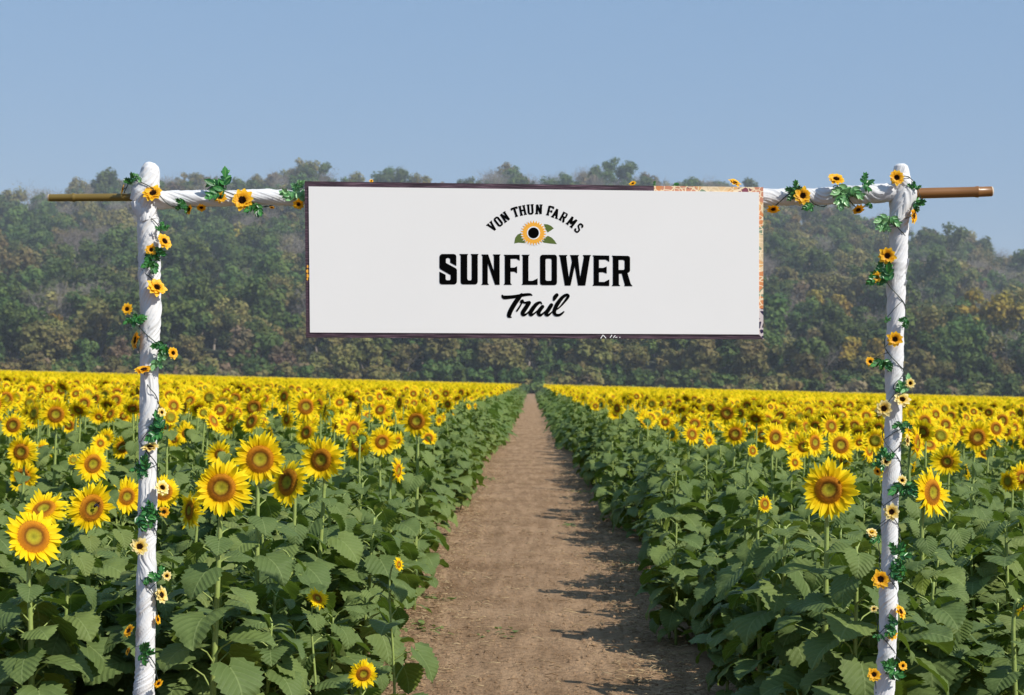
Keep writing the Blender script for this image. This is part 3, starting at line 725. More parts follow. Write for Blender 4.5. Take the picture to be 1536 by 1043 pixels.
def gsprig(seed, mat):
    """spray of deeply cut leaves, unit size"""
    r = random.Random(seed); mb = MB()
    for b in range(r.choice((3, 4))):
        a = r.uniform(-1.3, 1.3) if b else 0; L = r.uniform(.42, .62)
        for lobe in range(7):
            side = 0 if lobe == 6 else (1 if lobe % 2 else -1); t0 = .15+.25*(lobe//2) if lobe < 6 else .5
            ll = L*(.42-.06*(lobe//2)) if side else L*.5; aa = a+side*.75; w = ll*.5
            ox, oy = L*t0*math.cos(a), L*t0*math.sin(a); zz = r.uniform(-.1, .16)
            P = np.zeros((4, 3, 3)); UV = np.zeros((4, 3, 2))
            for i in range(4):
                t = i/3
                for j in range(3):
                    v = j-1; x = ll*t; y = v*w*(.5, 1.0, .8, .06)[i]*.6
                    P[i, j] = (ox+x*math.cos(aa)-y*math.sin(aa), oy+x*math.sin(aa)+y*math.cos(aa), zz*t+abs(v)*.03+.05*b-.12*t*t*r.uniform(.3, 1)); UV[i, j] = (t, .5+.5*v)
            mb.grid(P, UV, mat)
        mb.tube([(0, 0, 0), (L*.5*math.cos(a), L*.5*math.sin(a), .03*b), (L*.8*math.cos(a), L*.8*math.sin(a), .05*b)], .014, mat, 4)
    return mb.mesh('leaf_spray')
GS = [gsprig(600+i, 'gleaf') for i in range(6)]; GSP = [gsprig(620+i, 'gleafpale') for i in range(3)]
def garland(label, wire, flowers, sprigs, cat='flower garland'):
    x, y = wire[0][:2]; root = bpy.data.objects.new('flower_garland', None); col.objects.link(root)
    root.location = at(x, y, GY-.05); tag(root, label, cat); o0 = Vector(root.location)
    mb = MB(); pts = [np.array(at(px, py, GY+dy)-o0) for px, py, dy in wire]
    S = []
    for i in range(len(pts)-1):
        for q in np.linspace(0, 1, 6)[:-1]:
            p0, p1, p2, p3 = pts[max(i-1, 0)], pts[i], pts[i+1], pts[min(i+2, len(pts)-1)]
            S.append(.5*(2*p1+(p2-p0)*q+(2*p0-5*p1+4*p2-p3)*q*q+(3*p1-p0-3*p2+p3)*q**3))
    S.append(pts[-1]); mb.tube(S, .0022, 'wire', 6)
    SA = np.array(S)
    for q in [f[:2]+(f[3],) for f in flowers]+[g[:2]+(0,) for g in sprigs]:      # side stalks joining each bloom and spray to the vine
        e = np.array(at(q[0], q[1], GY-.05)-o0); dd = ((SA-e)**2).sum(1)+(SA[:, 1]-e[1] > .06)*.02; c = SA[int(dd.argmin())]
        m_ = (e+c)/2+np.array([0, -.006, .006]); mb.tube([c, m_, e+np.array([0, .012, 0])], .0016, 'wire', 5)
    link('vine', mb.mesh('vine'), root)
    k = 0
    for fl in flowers:
        px, py, D, yaw, pit = fl[:5]; kind = fl[5] if len(fl) > 5 else ''
        k += 1; yo = -.050 - .012*math.cos(R(yaw)) if abs(yaw) < 60 else -.02
        p = at(px, py, GY+yo)-o0
        f = Vector((math.sin(R(yaw))*math.cos(R(pit)), -math.cos(R(yaw))*math.cos(R(pit)), math.sin(R(pit))))
        xx = Vector((0, 0, 1)).cross(f); xx = xx.normalized() if xx.length > .01 else Vector((1, 0, 0)); yy = f.cross(xx)
        rt = Matrix.Rotation(k*1.3, 4, 'Z')
        MM = Matrix.Translation(p) @ Matrix((xx, yy, f)).transposed().to_4x4() @ rt @ Matrix.Scale(D*PXM*1.06, 4)
        g = (GFP if kind == 'p' else GF)[k % (3 if kind == 'p' else 5)]
        h = link('flower', g[0], root, mat=MM); link('disc', g[1], h)
        if kind == 'p': h['label'] = 'faded pale yellow artificial flower'
    for sgp in sprigs:
        px, py, D, ang = sgp[:4]; kind = sgp[4] if len(sgp) > 4 else ''
        k += 1; p = at(px, py, GY-.052)-o0
        base = Vector((math.cos(R(ang)), 0, math.sin(R(ang)))); nn = Vector((.15*math.sin(k*2.1), -1, .35*math.cos(k*1.7))).normalized()
        yy = nn.cross(base).normalized(); nn = base.cross(yy)
        S_ = D*PXM*1.55
        MM = Matrix.Translation(p - base*S_*.33) @ Matrix((base, yy, nn)).transposed().to_4x4() @ Matrix.Scale(S_, 4)
        link('leaf_spray', (GSP if kind == 'p' else GS)[k % (3 if kind == 'p' else 6)], root, mat=MM)
def spiral(x0, y0, x1, y1, turns, rad, n=None):
    n = n or int(turns*8)+1; out = []
    for i in range(n):
        t = i/(n-1); a = t*turns*2*PI; px = x0+(x1-x0)*t; py = y0+(y1-y0)*t
        if abs(y1-y0) > abs(x1-x0): px += rad*1.12*math.sin(a)
        else: py += rad*1.12*math.sin(a)
        out.append((px, py, -.042*math.cos(a)*1.12))
    return out
garland('artificial sunflower garland coiled along the crossbar left of the sign',
  [(186,290,-.01),(196,272,-.03),(212,274,-.055),(232,285,-.055),(250,305,-.05),(266,312,-.02),(285,312,.03),(300,296,.045),(318,280,.01),(330,285,-.045),(345,290,-.05),(364,299,-.05),(385,310,-.03),(405,309,.03),(425,298,.045),(440,283,.0),(448,300,-.045)],
  [(185,285,17,-75,10),(230,291,31,-5,35),(331,296,19,5,0),(364,301,34,0,12),(285,315,17,-55,10),(302,311,16,20,-50),(448,306,18,5,-35),(408,311,8,0,-60)],
  [(192,270,20,160),(204,268,12,-150,'p'),(321,277,38,160),(332,278,20,20),(269,311,22,-150),(276,305,14,40),(387,319,28,-80),(445,284,32,80,'p'),(446,274,18,110,'p')])
garland('artificial sunflower garland coiled down the left post',
  spiral(224, 325, 224, 560, 2.6, 15)+spiral(223, 580, 219, 1040, 4.6, 13),
  [(246,363,27,50,25),(227,375,18,5,0),(235,432,31,35,30),(191,464,18,-5,5),(205,511,30,-60,10),(259,530,19,45,5),(216,556,28,-15,62),(242,619,16,50,15,'p'),(226,672,28,0,68,'p'),(243,732,24,40,25,'p'),(246,768,18,10,0),(210,820,27,5,10,'p'),(250,864,15,25,5,'p'),(241,893,27,60,15,'p'),(194,947,22,-45,30),(236,930,16,75,10),(193,977,14,-60,20),(237,1025,16,50,-20)],
  [(243,337,18,90),(236,388,26,-60),(231,405,26,-90),(203,474,24,90),(200,485,18,-70),(246,533,32,-100),(240,548,22,-60,'p'),(228,642,34,165),(236,632,20,70),(208,698,30,150),(210,712,20,-100),(229,770,40,10),(218,765,26,170),(238,779,22,-40),(230,863,26,150),(227,872,16,-60),(224,978,26,0),(214,976,16,180)])
garland('artificial sunflower garland coiled along the crossbar right of the sign',
  [(1160,312,-.01),(1185,290,-.05),(1204,284,-.045),(1220,305,-.04),(1240,308,.03),(1250,280,.01),(1262,285,-.05),(1285,312,-.03),(1300,305,.035),(1306,280,.01),(1320,283,.04)],
  [(1254,270,27,5,45),(1204,294,27,0,5),(1160,313,20,0,-55),(1287,314,20,15,-50)],
  [(1185,285,22,170),(1194,286,14,150),(1268,297,34,-110,'p'),(1272,300,30,-30,'p'),(1262,312,20,-100,'p'),(1217,315,20,-90),(1304,274,22,20),(1307,311,12,-80)])
garland('artificial sunflower garland coiled down the right post',
  [(1345,267,-.055),(1362,265,-.05),(1371,278,.01),(1372,300,.045),(1350,330,.04)]+spiral(1346, 340, 1341, 560, 2.2, 14)+spiral(1340, 580, 1328, 1040, 4.8, 13),
  [(1345,267,24,0,5),(1369,324,24,55,0),(1331,384,27,-5,0),(1315,416,17,0,0),(1342,509,24,0,0),(1305,543,16,10,5),(1365,575,16,10,5,'p'),(1353,600,26,5,30,'p'),(1326,613,26,-10,5,'p'),(1360,661,20,60,5,'p'),(1329,692,17,0,0,'p'),(1317,707,14,-40,-20),(1353,721,16,10,15,'p'),(1337,768,26,0,0,'p'),(1307,799,16,0,40,'p'),(1309,802,14,5,0),(1321,869,28,-5,5),(1350,918,24,50,30),(1311,914,13,-30,40,'p'),(1338,953,17,5,30),(1354,999,15,20,10),(1311,1012,21,-5,10)],
  [(1371,277,14,90),(1384,302,24,0),(1328,338,28,-110,'p'),(1326,346,18,-90,'p'),(1314,414,38,150),(1318,424,26,-80),(1328,406,22,30),(1359,489,20,-100),(1330,478,10,120),(1322,552,24,-100),(1351,575,24,160,'p'),(1356,582,20,-60),(1354,643,20,-80),(1323,676,26,100),(1314,697,22,-170),(1355,741,32,-90),(1351,730,20,80),(1318,812,20,-80),(1352,822,26,70),(1350,846,34,25),(1344,852,24,200),(1331,940,24,170),(1338,996,34,60),(1332,1003,22,-130),(1318,958,12,-90)])
garland('bits of artificial garland peeking over the top edge of the sign',
  [(948,280,.02),(1008,286,.04),(1050,290,.04),(1103,284,.02),(1120,290,.03)],
  [], [])
# flowers that belong to the last garland, behind the board top
gr = bpy.data.objects['flower_garland.004'] if 'flower_garland.004' in bpy.data.objects else None
if gr:
    for k, (px, py, D, yaw, pit, w) in enumerate([(1102,275,18,40,50,'f'),(949,276,10,-20,40,'f'),(980,276,8,0,0,'s'),(1010,277,14,0,0,'s'),(557,272,6,0,30,'f')]):
        p = at(px, py, GY+.01)-Vector(gr.location)
        f = Vector((math.sin(R(yaw))*math.cos(R(pit)), -math.cos(R(yaw))*math.cos(R(pit)), math.sin(R(pit))))
        xx = Vector((0, 0, 1)).cross(f).normalized(); yy = f.cross(xx)
        MM = Matrix.Translation(p) @ Matrix((xx, yy, f)).transposed().to_4x4() @ Matrix.Scale(D*PXM*1.2, 4)
        if w == 'f': h = link('flower', GF[k][0], gr, mat=MM); link('disc', GF[k][1], h)
        else: link('leaf_spray', GS[k], gr, mat=MM)

# ------------------------------------------------------------------ ground, path
def fbm(x, y, s_, o=3):
    v = 0; a = 1; t = 0
    for k in range(o): v += a*mnoise.noise(Vector((x*s_, y*s_, k*3.7))); t += a; a *= .5; s_ *= 2.1
    return v/t
gx = [-2500,-600,-200,-60,-20,-6,-2.2,2.2,6,20,60,200,600,2500]; gy = [-60,0,4,20,80,200,300,420,800,2000,5000]
P = np.zeros((len(gx), len(gy), 3))
for i, x in enumerate(gx):
    for j, y in enumerate(gy): P[i, j] = (x, y, 0)
mb = MB(); mb.grid(P, None, 'soil'); tag(link('ground', mb.mesh('ground')), kind='structure')
PC = 0.05      # path centre x
def path_half(y): return 1.5 + .1*math.sin(y*.9)+.06*math.sin(y*2.3+1)
ys = [5.0]
while ys[-1] < 300: ys.append(ys[-1]*1.0042 if ys[-1] > 8 else ys[-1]+.05)
nx = 90; P = np.zeros((len(ys), nx+1, 3))
for i, y in enumerate(ys):
    for j in range(nx+1):
        v = j/nx*2-1; hw = path_half(y) + .12*mnoise.noise(Vector((v*3, y*1.5, 9))); x = PC+v*hw
        e = abs(v)
        z = .012 + .035*max(0, e-.62)*math.sin(PI*min(1, (e-.62)/.38))*2.5
        z += .010*fbm(x, y, 3.0)+(.006+.02*max(0, e-.6))*fbm(x, y, 14, 3)
        z -= .012*math.exp(-((abs(x-PC)-.55)/.16)**2)          # wheel tracks
        if e > .97: z = .004
        P[i, j] = (x, y, max(z, .004))
mb = MB(); mb.grid(P, None, 'dirt'); tag(link('dirt_path', mb.mesh('dirt_path')), kind='structure')

# litter
r = random.Random(31); mb = MB()
for k in range(7500):
    y = 8+ (r.random()**1.9)*34; sd = r.choice((-1, 1)); e = abs(r.gauss(0, .32))
    x = PC+sd*(1.14-e) if r.random() < .86 else PC+r.uniform(-1, 1)
    L = r.uniform(.02, .10) * (1.7 if r.random() < .07 else 1); a = r.gauss(0, .7)+(PI if r.random() < .5 else 0); b = a+r.uniform(-.5, .5)
    z = .022+r.uniform(0, .018)
    w = r.uniform(.0012, .0035)
    p0 = (x, y, z); p1 = (x+L*.5*math.cos(a), y+L*.5*math.sin(a), z+r.uniform(0, .012)); p2 = (p1[0]+L*.5*math.cos(b), p1[1]+L*.5*math.sin(b), z-.006)
    mb.tube([p0, p1, p2], [w, w, w*.6], 'straw', 3)
# little heap of dry stalks by the right edge
hp = at(975, 860, 12.0); 
for k in range(240):
    t = (CAMZ)/(CAMZ-at(975, 858, 10).z); c = Vector((at(975, 858, 10).x*t, 10*t, 0))
    x, y = c.x+r.gauss(0, .17), c.y+r.gauss(0, .2); L = r.uniform(.08, .3); a = r.gauss(.3, .7); z = .03+.07*math.exp(-((x-c.x)**2+(y-c.y)**2)/.03)*r.random()
    mb.tube([(x, y, z), (x+L*.5*math.cos(a), y+L*.5*math.sin(a), z+r.uniform(0, .03)), (x+L*math.cos(a+.2), y+L*math.sin(a+.2), z-.01)], [.003, .003, .002], 'straw', 4)
tag(link('straw_litter', mb.mesh('straw_litter')), 'dry straw and stalk bits scattered along both edges of the path', 'straw', kind='stuff')
mb = MB()
for k in range(5200):
    y = 8+(r.random()**1.7)*30; sd = r.choice((-1, 1)); x = PC+sd*(1.15-abs(r.gauss(0, .6)))
    q = r.uniform(.004, .018); z = .018
    q *= (1.5 if r.random() < .05 else 1)
    V = [(x+q*r.uniform(.7, 1.2)*math.cos(a), y+q*r.uniform(.7, 1.2)*math.sin(a), z-.004) for a in np.arange(5)/5*2*PI]+[(x, y, z+q*r.uniform(.5, .9))]
    mb.add(V, [(i, (i+1) % 5, 5) for i in range(5)], None, 'dirt')
tag(link('soil_clods', mb.mesh('soil_clods')), 'small crumbled clods of dry earth lying on the path', 'soil clods', kind='stuff')
mb = MB()
for (px, py, n_) in [(955,850,60),(625,945,24),(630,770,30),(650,812,24),(730,720,30),(850,790,16),(745,955,14),(640,900,20),(870,740,20),(1000,870,30),(600,1000,16)]:
    q = at(px, py, 10); t = CAMZ/(CAMZ-q.z); cx_, cy_ = q.x*t, q.y*t
    for k in range(n_):
        x, y = cx_+r.gauss(0, .09), cy_+r.gauss(0, .16); a = r.uniform(0, 6.28); L = r.uniform(.03, .09)
        FR = frame_from((math.cos(a), math.sin(a), r.uniform(.1, .9))); V, Fs = leaf_low(L, r); mb.add(rotm(FR, V)+np.array([x, y, .02]), Fs, None, 'leaf_far')
tag(link('weeds', mb.mesh('weeds')), 'small green weeds sprouting at the path edges', 'weeds', kind='stuff')

# ------------------------------------------------------------------ sunflowers placed from the photograph
# px, py, diameter px, face yaw (right +), pitch, roll/head variant, label
S = [
(50,806,92,38,22,3,'nearest big sunflower at the far left with a greenish disc, in front of another bloom'),
(66,764,72,-10,48,0,'upward tilted sunflower directly behind the nearest far left bloom'),
(137,762,78,48,-6,1,'sunflower with a bee on its disc, left of the left post'),
(190,745,56,40,0,2,'narrow sunflower half hidden behind the left post, on its left side'),
(245,738,52,15,10,4,'sunflower partly hidden behind the left post, on its right side'),
(285,766,58,-55,5,0,'side-on sunflower tucked low behind the big bloom right of the left post'),
(332,732,88,8,4,0,'largest sunflower right of the left post, lowest of the front three facing forward'),
(390,689,78,18,2,1,'round sunflower between the largest left bloom and the path, upper of its pair'),
(432,724,74,-40,8,3,'sunflower turned down to the left between two round blooms, left field'),
(482,690,70,-18,0,5,'rightmost of the four big front blooms left of the path'),
(34,715,50,-4,4,2,'sunflower at the far left below a close pair of blooms'),
(32,678,50,-6,2,0,'left one of the close pair of blooms at the far left edge'),
(64,678,38,15,0,4,'right one of the close pair of blooms at the far left edge'),
(139,696,56,42,-4,4,'narrow sunflower standing alone above the bee visited bloom'),
(184,671,38,5,0,2,'small sunflower standing alone just left of the left post'),
(84,622,46,10,4,1,'largest of the mid distance blooms at the left edge'),
(20,638,40,-5,6,3,'sunflower at the left edge, left of the largest mid distance bloom'),
(104,638,30,-5,0,5,'small bloom right below the largest mid distance bloom at left'),
(460,649,40,-35,12,4,'sunflower turned left standing above the rightmost big left bloom'),
(537,668,46,-18,5,2,'sunflower overlapped by a bloom seen from behind, left field'),
(573,663,46,20,-4,2,'sunflower right of the bloom seen from behind, left field'),
(625,632,48,-8,4,1,'biggest of the clustered blooms near the left edge of the path'),
(597,706,42,72,0,5,'narrow edge-on sunflower hanging low near the left path edge'),
(643,657,28,20,5,5,'small sunflower nearest the path on the left, below the clustered blooms'),
(598,847,24,60,6,5,'tiny edge-on bloom low in the leaves beside the left path edge'),
(476,898,34,48,38,2,'small tilted bloom low in the leaves left of the path'),
(545,1011,40,20,-10,4,'lowest small bloom at the foot of the left row beside the path'),
(1243,735,88,-4,2,2,'largest sunflower right of the path, with a dark ringed disc'),
(1398,739,76,42,4,4,'big sunflower facing right, just right of the right post'),
(1103,651,38,-2,0,1,'round sunflower alone nearest the path in the right field front'),
(1163,656,46,25,0,5,'sunflower left of the small group above the largest right bloom'),
(1190,642,34,15,5,4,'round bloom overlapped by its left neighbour, above the largest right bloom'),
(1222,664,46,38,4,0,'narrow bloom directly above the largest right bloom'),
(1261,668,46,10,10,3,'round bloom above and right of the largest right bloom'),
(1266,690,28,15,-10,2,'bloom peeking out between the largest right bloom and the one above'),
(1375,665,56,62,0,5,'narrow side-on bloom right beside the right post'),
(1466,656,48,6,0,1,'round sunflower at the right, left one of an overlapping pair'),
(1494,643,38,20,8,4,'round sunflower at the right, right one of an overlapping pair'),
(1532,716,44,25,0,2,'sunflower cut off by the right edge of the picture'),
(1512,722,34,-60,0,0,'faded side-on bloom just left of the one cut off at the right edge'),
(1081,629,26,0,4,3,'small mid distance bloom above the nearest path side bloom, right field'),
(998,633,26,0,4,0,'small round bloom at mid distance closest to the path, right field'),
]
plants_xy = []
rs = random.Random(5)
for i, (px, py, d, yaw, pit, hv, lab) in enumerate(S):
    D = 0.27 if d > 42 or py < 700 else 0.0
    D = 0.27*rs.uniform(.96, 1.04)
    if py > 840: D = {598: .08, 476: .115, 545: .14}[px]
    elif px in (597, 1266, 1512): D = .2
    Y = max(7.78, D*F/d)
    if py > 840: Y = {598: 8.9, 476: 8.4, 545: 8.2}[px]
    p = at(px, py, Y)
    yw, pt = R(yaw), R(pit)
    face = (math.sin(yw)*math.cos(pt), -math.cos(yw)*math.cos(pt), math.sin(pt))
    H = p.z; small = py > 840
    meshes, HM = build_plant_meshes(H, 900+i, nleaf=11 if small else (23 if Y < 12 else 19), lmax=.19 if not small else .15, face=face, top_gap=(.2 if Y < 12 else .22) if not small else .1, stem_r=.014 if not small else .007)
    root = bpy.data.objects.new('sunflower_plant', None); col.objects.link(root); root.location = (p.x, p.y, 0)
    tag(root, lab, 'sunflower')
    assemble(root, meshes, HM, HEADS[hv], D/.27*1.06)
    plants_xy.append((p.x, p.y, .17 if not small else .08))
    if px == 137: bee_head = (p, Vector(face))
# one bloom seen from behind
p = at(543, 660, 15.2)
meshes, HM = build_plant_meshes(p.z, 980, nleaf=15, lmax=.2, face=(.25, .95, -.1), top_gap=.25)
root = bpy.data.objects.new('sunflower_plant', None); col.objects.link(root); root.location = (p.x, p.y, 0)
tag(root, 'bloom seen from behind on a tall pale stem, left field', 'sunflower'); assemble(root, meshes, HM, HEADS[5], .62); plants_xy.append((p.x, p.y, .15))
# opening buds
for px, py, Y, lab in ((1129,676,13.5,'half open green bud below the round bloom nearest the path, right field'),(1147,756,10.2,'lower half open green bud left of the largest right bloom'),(256,626,14.5,'green centred opening bloom just right of the left post'),(110,690,15,'half open bud left of the lone narrow bloom, left field')):
    p = at(px, py, Y); meshes, HM = build_plant_meshes(p.z, 990+px, nleaf=17, lmax=.2, face=(.6, -.8, .15), top_gap=.14)
    root = bpy.data.objects.new('sunflower_plant', None); col.objects.link(root); root.location = (p.x, p.y, 0)
    tag(root, lab, 'sunflower'); assemble(root, meshes, HM, BUD, .9 if px != 256 else 1.2); plants_xy.append((p.x, p.y, .15))
# drooping seed head at the right edge
p = at(1537, 905, 8.2); meshes, HM = build_plant_meshes(p.z, 1999, nleaf=12, lmax=.2, face=(.8, -.2, -.55), head_off=(.0, 0), top_gap=.2)
root = bpy.data.objects.new('sunflower_plant', None); col.objects.link(root); root.location = (p.x, p.y, 0)
tag(root, 'drooping sunflower with bent neck at the right edge', 'sunflower'); assemble(root, meshes, HM, BUD, 1.2); plants_xy.append((p.x, p.y, .17))

# the bee
def blob(mb, c, ax, rx, ry, mat, n=10, m=8):
    FR = frame_from(ax); P = np.zeros((n+1, m, 3))
    for i in range(n+1):
        t = i/n*PI
        for j in range(m):
            a = j/m*2*PI; P[i, j] = (-rx*math.cos(t), ry*math.sin(t)*math.cos(a)+1e-6, ry*math.sin(t)*math.sin(a))
    mb.grid((rotm(FR, P.reshape(-1, 3))+np.array(c)).reshape(P.shape), None, mat, True)
bp, bf = bee_head
bee = bpy.data.objects.new('bee', None); col.objects.link(bee); bee.location = at(141, 755, bp.y)+bf*.032
tag(bee, 'dark carpenter bee crawling on a sunflower disc left of the left post', 'bee')
mb = MB(); blob(mb, (0, 0, 0), (.7, 0, .7), .0075, .0065, 'gdisc'); blob(mb, (.009, 0, .008), (.7, 0, .7), .005, .005, 'gdisc'); blob(mb, (-.011, 0, -.009), (.7, 0, .7), .012, .0075, 'gdisc')
for sx in (-1, 1):
    for q in (-.4, 0, .4): mb.tube([(q*.012, 0, q*.012), (q*.012+sx*.008, -.003, q*.012-sx*.006), (q*.02+sx*.012, .006, q*.02-sx*.01)], .0008, 'gdisc', 4)
link('body', mb.mesh('body'), bee)
s = N('bee wing'); s.bsdf((.05, .05, .09), .2, None, .8, .4); M['wing'] = s.m
for sx in (-1, 1):
    mb = MB(); V = [(0, -.006, 0), (sx*.006+.002, -.008, -.004*sx+.002), (sx*.014, -.009, -.016*sx*.4-.008), (sx*.006-.004, -.008, -.012)]
    mb.add(V, [(0, 1, 2, 3)], None, 'wing'); link('wing', mb.mesh('wing'), bee)

# ------------------------------------------------------------------ the field
def in_view(x, y, m=60):
    if y < 5: return False
    px, _ = to_px((x, y, 1.2)); return -m*1.0-200/y < px < IW+m+200/y
def edge_x(y, side): return PC + side*(((1.07 if y < 16 else 1.24) if side < 0 else (1.22 if y < 13 else 1.30))+.10*math.sin(y*.7+side)+.06*math.sin(y*2.9))
rf = random.Random(77)
cand = []
yrow = 8.1
while yrow < 262:
    dens = 1.0 if yrow < 60 else 0.75 if yrow < 120 else .5
    sy = .44 if yrow < 14 else .52/dens if yrow < 60 else .6/dens; sx = .30 if yrow < 14 else .36/dens
    half = (IW/2/F)*yrow*1.06+1.0
    for side in (-1, 1):
        x = edge_x(yrow, side) + side*.0
        while abs(x) < half+.4:
            xx = x+rf.uniform(-.14, .14)*sx/.36; yy = yrow+rf.uniform(-.2, .2)*sy/.5
            if in_view(xx, yy): cand.append((xx, yy, abs(x)-abs(edge_x(yrow, side))))
            x += side*sx
    yrow += sy
# thin: leave gaps, keep clear of placed plants and their sight lines
placed = []
for x, y, e in cand:
    if any((x-a)**2+(y-b)**2 < (q+.06)**2 for a, b, q in plants_xy if abs(y-b) < .4): continue
    if rf.random() < (.10 if y < 30 else .05): continue
    placed.append((x, y, e))
blooms_px = [(px, py, d, max(7.78, .27*F/d)) for px, py, d, *_ in S if py < 840]+[(px, py, d, 8.0) for px, py, d, *_ in S if py > 840]

protos = []      # near variants: blooming
for k in range(16):
    yaw = R([-35, 10, 25, -10, 0, 40, -20, 15, 5, -50, 30, 60, 10, 20, 160, -15][k]); pit = R([5, 10, -12, 18, 0, 8, 28, -20, 5, 3, 12, 0, -38, 42, -10, 22][k])
    face = (math.sin(yaw)*math.cos(pit), -math.cos(yaw)*math.cos(pit), math.sin(pit)); H = 1.41+.13*math.sin(k*2.2)
    protos.append(('bloom',)+build_plant_meshes(H, 300+k, nleaf=22, lmax=.20, face=face, top_gap=.22)+(MHEADS[k % 6] if k % 3 else HEADS[k % 6], (.85, 1.0, .75, .9, 1.08, .7, .9, .8, 1.0, .8, .95, .65, .85, .9, .85, .6)[k], H))
leafy = []       # near variants: no bloom, shorter
for k in range(9):
    H = 1.0+.2*math.sin(k*1.7)
    leafy.append(('leafy',)+build_plant_meshes(H, 400+k, nleaf=26, lmax=.192, face=(0, -.2, 1), top_gap=.02, stem_r=.011)+(None, 1, H))
bushy = []
for k in range(5):
    H = .62+.08*math.sin(k*1.7)
    bushy.append(('leafy',)+build_plant_meshes(H, 450+k, nleaf=18, lmax=.185, face=(0, -.2, 1), top_gap=.02, stem_r=.009)+(None, 1, H))
def room(x, y):
    """tallest a plant here may be without hiding a placed bloom"""
    px, _ = to_px((x, y, 1)); hmax = 9
    for bx_, by_, bd, bY in blooms_px:
        if bY > y-.1 and abs(px-bx_) < bd*.5+.13*F/y:
            t = at(px, by_+bd*.45, y).z; hmax = min(hmax, t)
    return hmax
def decide(x, y, e):
    """which prototype stands here"""
    if e < .28: return rf.choice(bushy) if rf.random() < .7 else rf.choice(leafy)
    if y < 13.5:
        return rf.choice(leafy)
    if e < .75: return rf.choice(leafy) if rf.random() < .7 else rf.choice(protos)
    pb = .3 if y < 18 else .62 if y < 26 else .82 if y < 40 else .92
    pr = rf.choice(protos)
    if pr is protos[14] and rf.random() < .7: pr = protos[1]
    return pr if rf.random() < pb else rf.choice(leafy)
full = []
for x, y, e in placed:
    pr = decide(x, y, e)
    if y < 17:
        hm = room(x, y)
        if hm < .3: continue
        if pr[5]+(.12 if pr[0] == 'bloom' else .10) > hm: pr = rf.choice(leafy) if hm > .98 else rf.choice(bushy)
        if pr[5]+.10 > hm*1.1 and pr[5] > .8: pr = rf.choice(bushy)
    full.append((x, y, e, pr))
full.sort(key=lambda q: q[1])
near = full[:255]; far = full[255:]
first = {}
for x, y, e, pr in near:
    sc_h = rf.uniform(.93, 1.05)
    if pr[0] == 'leafy': sc_h = rf.uniform(.86, 1.1)
    if y < 17: sc_h = min(sc_h, max(.42, room(x, y)/(pr[5]+.10)))
    key = id(pr[1]['stem'])
    if key not in first:
        root = bpy.data.objects.new('sunflower_plant', None); col.objects.link(root)
        kids = [link('stem', pr[1]['stem'], root), link('foliage', pr[1]['foliage'], root)]; KIDS[root] = kids
        if pr[3]:
            h = link('flower_head', pr[3][0], root, mat=pr[2] @ Matrix.Scale(pr[4], 4)); kids.append(h)
            KIDS[h] = [link('petals', pr[3][1], h), link('bracts', pr[3][2], h)]
        first[key] = root
    else: root = copy_tree(first[key])
    root.location = (x, y, 0); rz = rf.gauss(0, .55) if pr[0] == 'bloom' else rf.uniform(0, 6.28)
    root.rotation_euler = (rf.uniform(-.04, .04), rf.uniform(-.04, .04), rz); root.scale = (sc_h,)*3
    sd = 'left' if x < PC else 'right'
    if pr[0] == 'bloom': tag(root, f'sunflower in bloom in the thick middle rows {sd} of the path', 'sunflower', f'blooming sunflowers in the middle rows {sd} of the path')
    elif e < .28: tag(root, f'short leafy bloomless sunflower plant edging the path on the {sd}', 'sunflower', f'bloomless plants edging the path on the {sd}')
    else: tag(root, f'leafy sunflower plant without a bloom inside the front rows {sd} of the path', 'sunflower', f'bloomless leafy plants in the front rows {sd} of the path')

# distant part of the field as one object of instances
inst = []
def joined(name, pr, low=False):
    """one mesh object holding a whole plant"""
    mb_v = []; 
    return None
import bmesh
def join_meshes(name, items):
    """items: (mesh, matrix)"""
    V = []; Fs = []; UVs = []; MI = []; mats = []; n = 0
    for me, mx in items:
        co = np.zeros(len(me.vertices)*3); me.vertices.foreach_get('co', co); co = co.reshape(-1, 3)
        mxa = np.array(mx); co = co @ mxa[:3, :3].T + mxa[:3, 3]; V.append(co)
        Fs += [tuple(v+n for v in p.vertices) for p in me.polygons]; n += len(co)
        u_ = np.zeros(len(me.loops)*2); me.uv_layers[0].data.foreach_get('uv', u_); UVs.append(u_)
        mp_ = []
        for m in me.materials:
            if m not in mats: mats.append(m)
            mp_.append(mats.index(m))
        MI += [mp_[p.material_index] for p in me.polygons]
    out = bpy.data.meshes.new(name); out.from_pydata(np.concatenate(V).tolist(), [], Fs)
    for m in mats: out.materials.append(m)
    out.polygons.foreach_set('material_index', MI); out.polygons.foreach_set('use_smooth', [True]*len(Fs))
    ul = out.uv_layers.new(name='UVMap'); ul.data.foreach_set('uv', np.concatenate(UVs).astype(np.float32)); out.update()
    return out
def col_of(name, meshes):
    c = bpy.data.collections.new(name)
    for i, me in enumerate(meshes): c.objects.link(bpy.data.objects.new(f'{name}_{i:02d}', me))
    return c
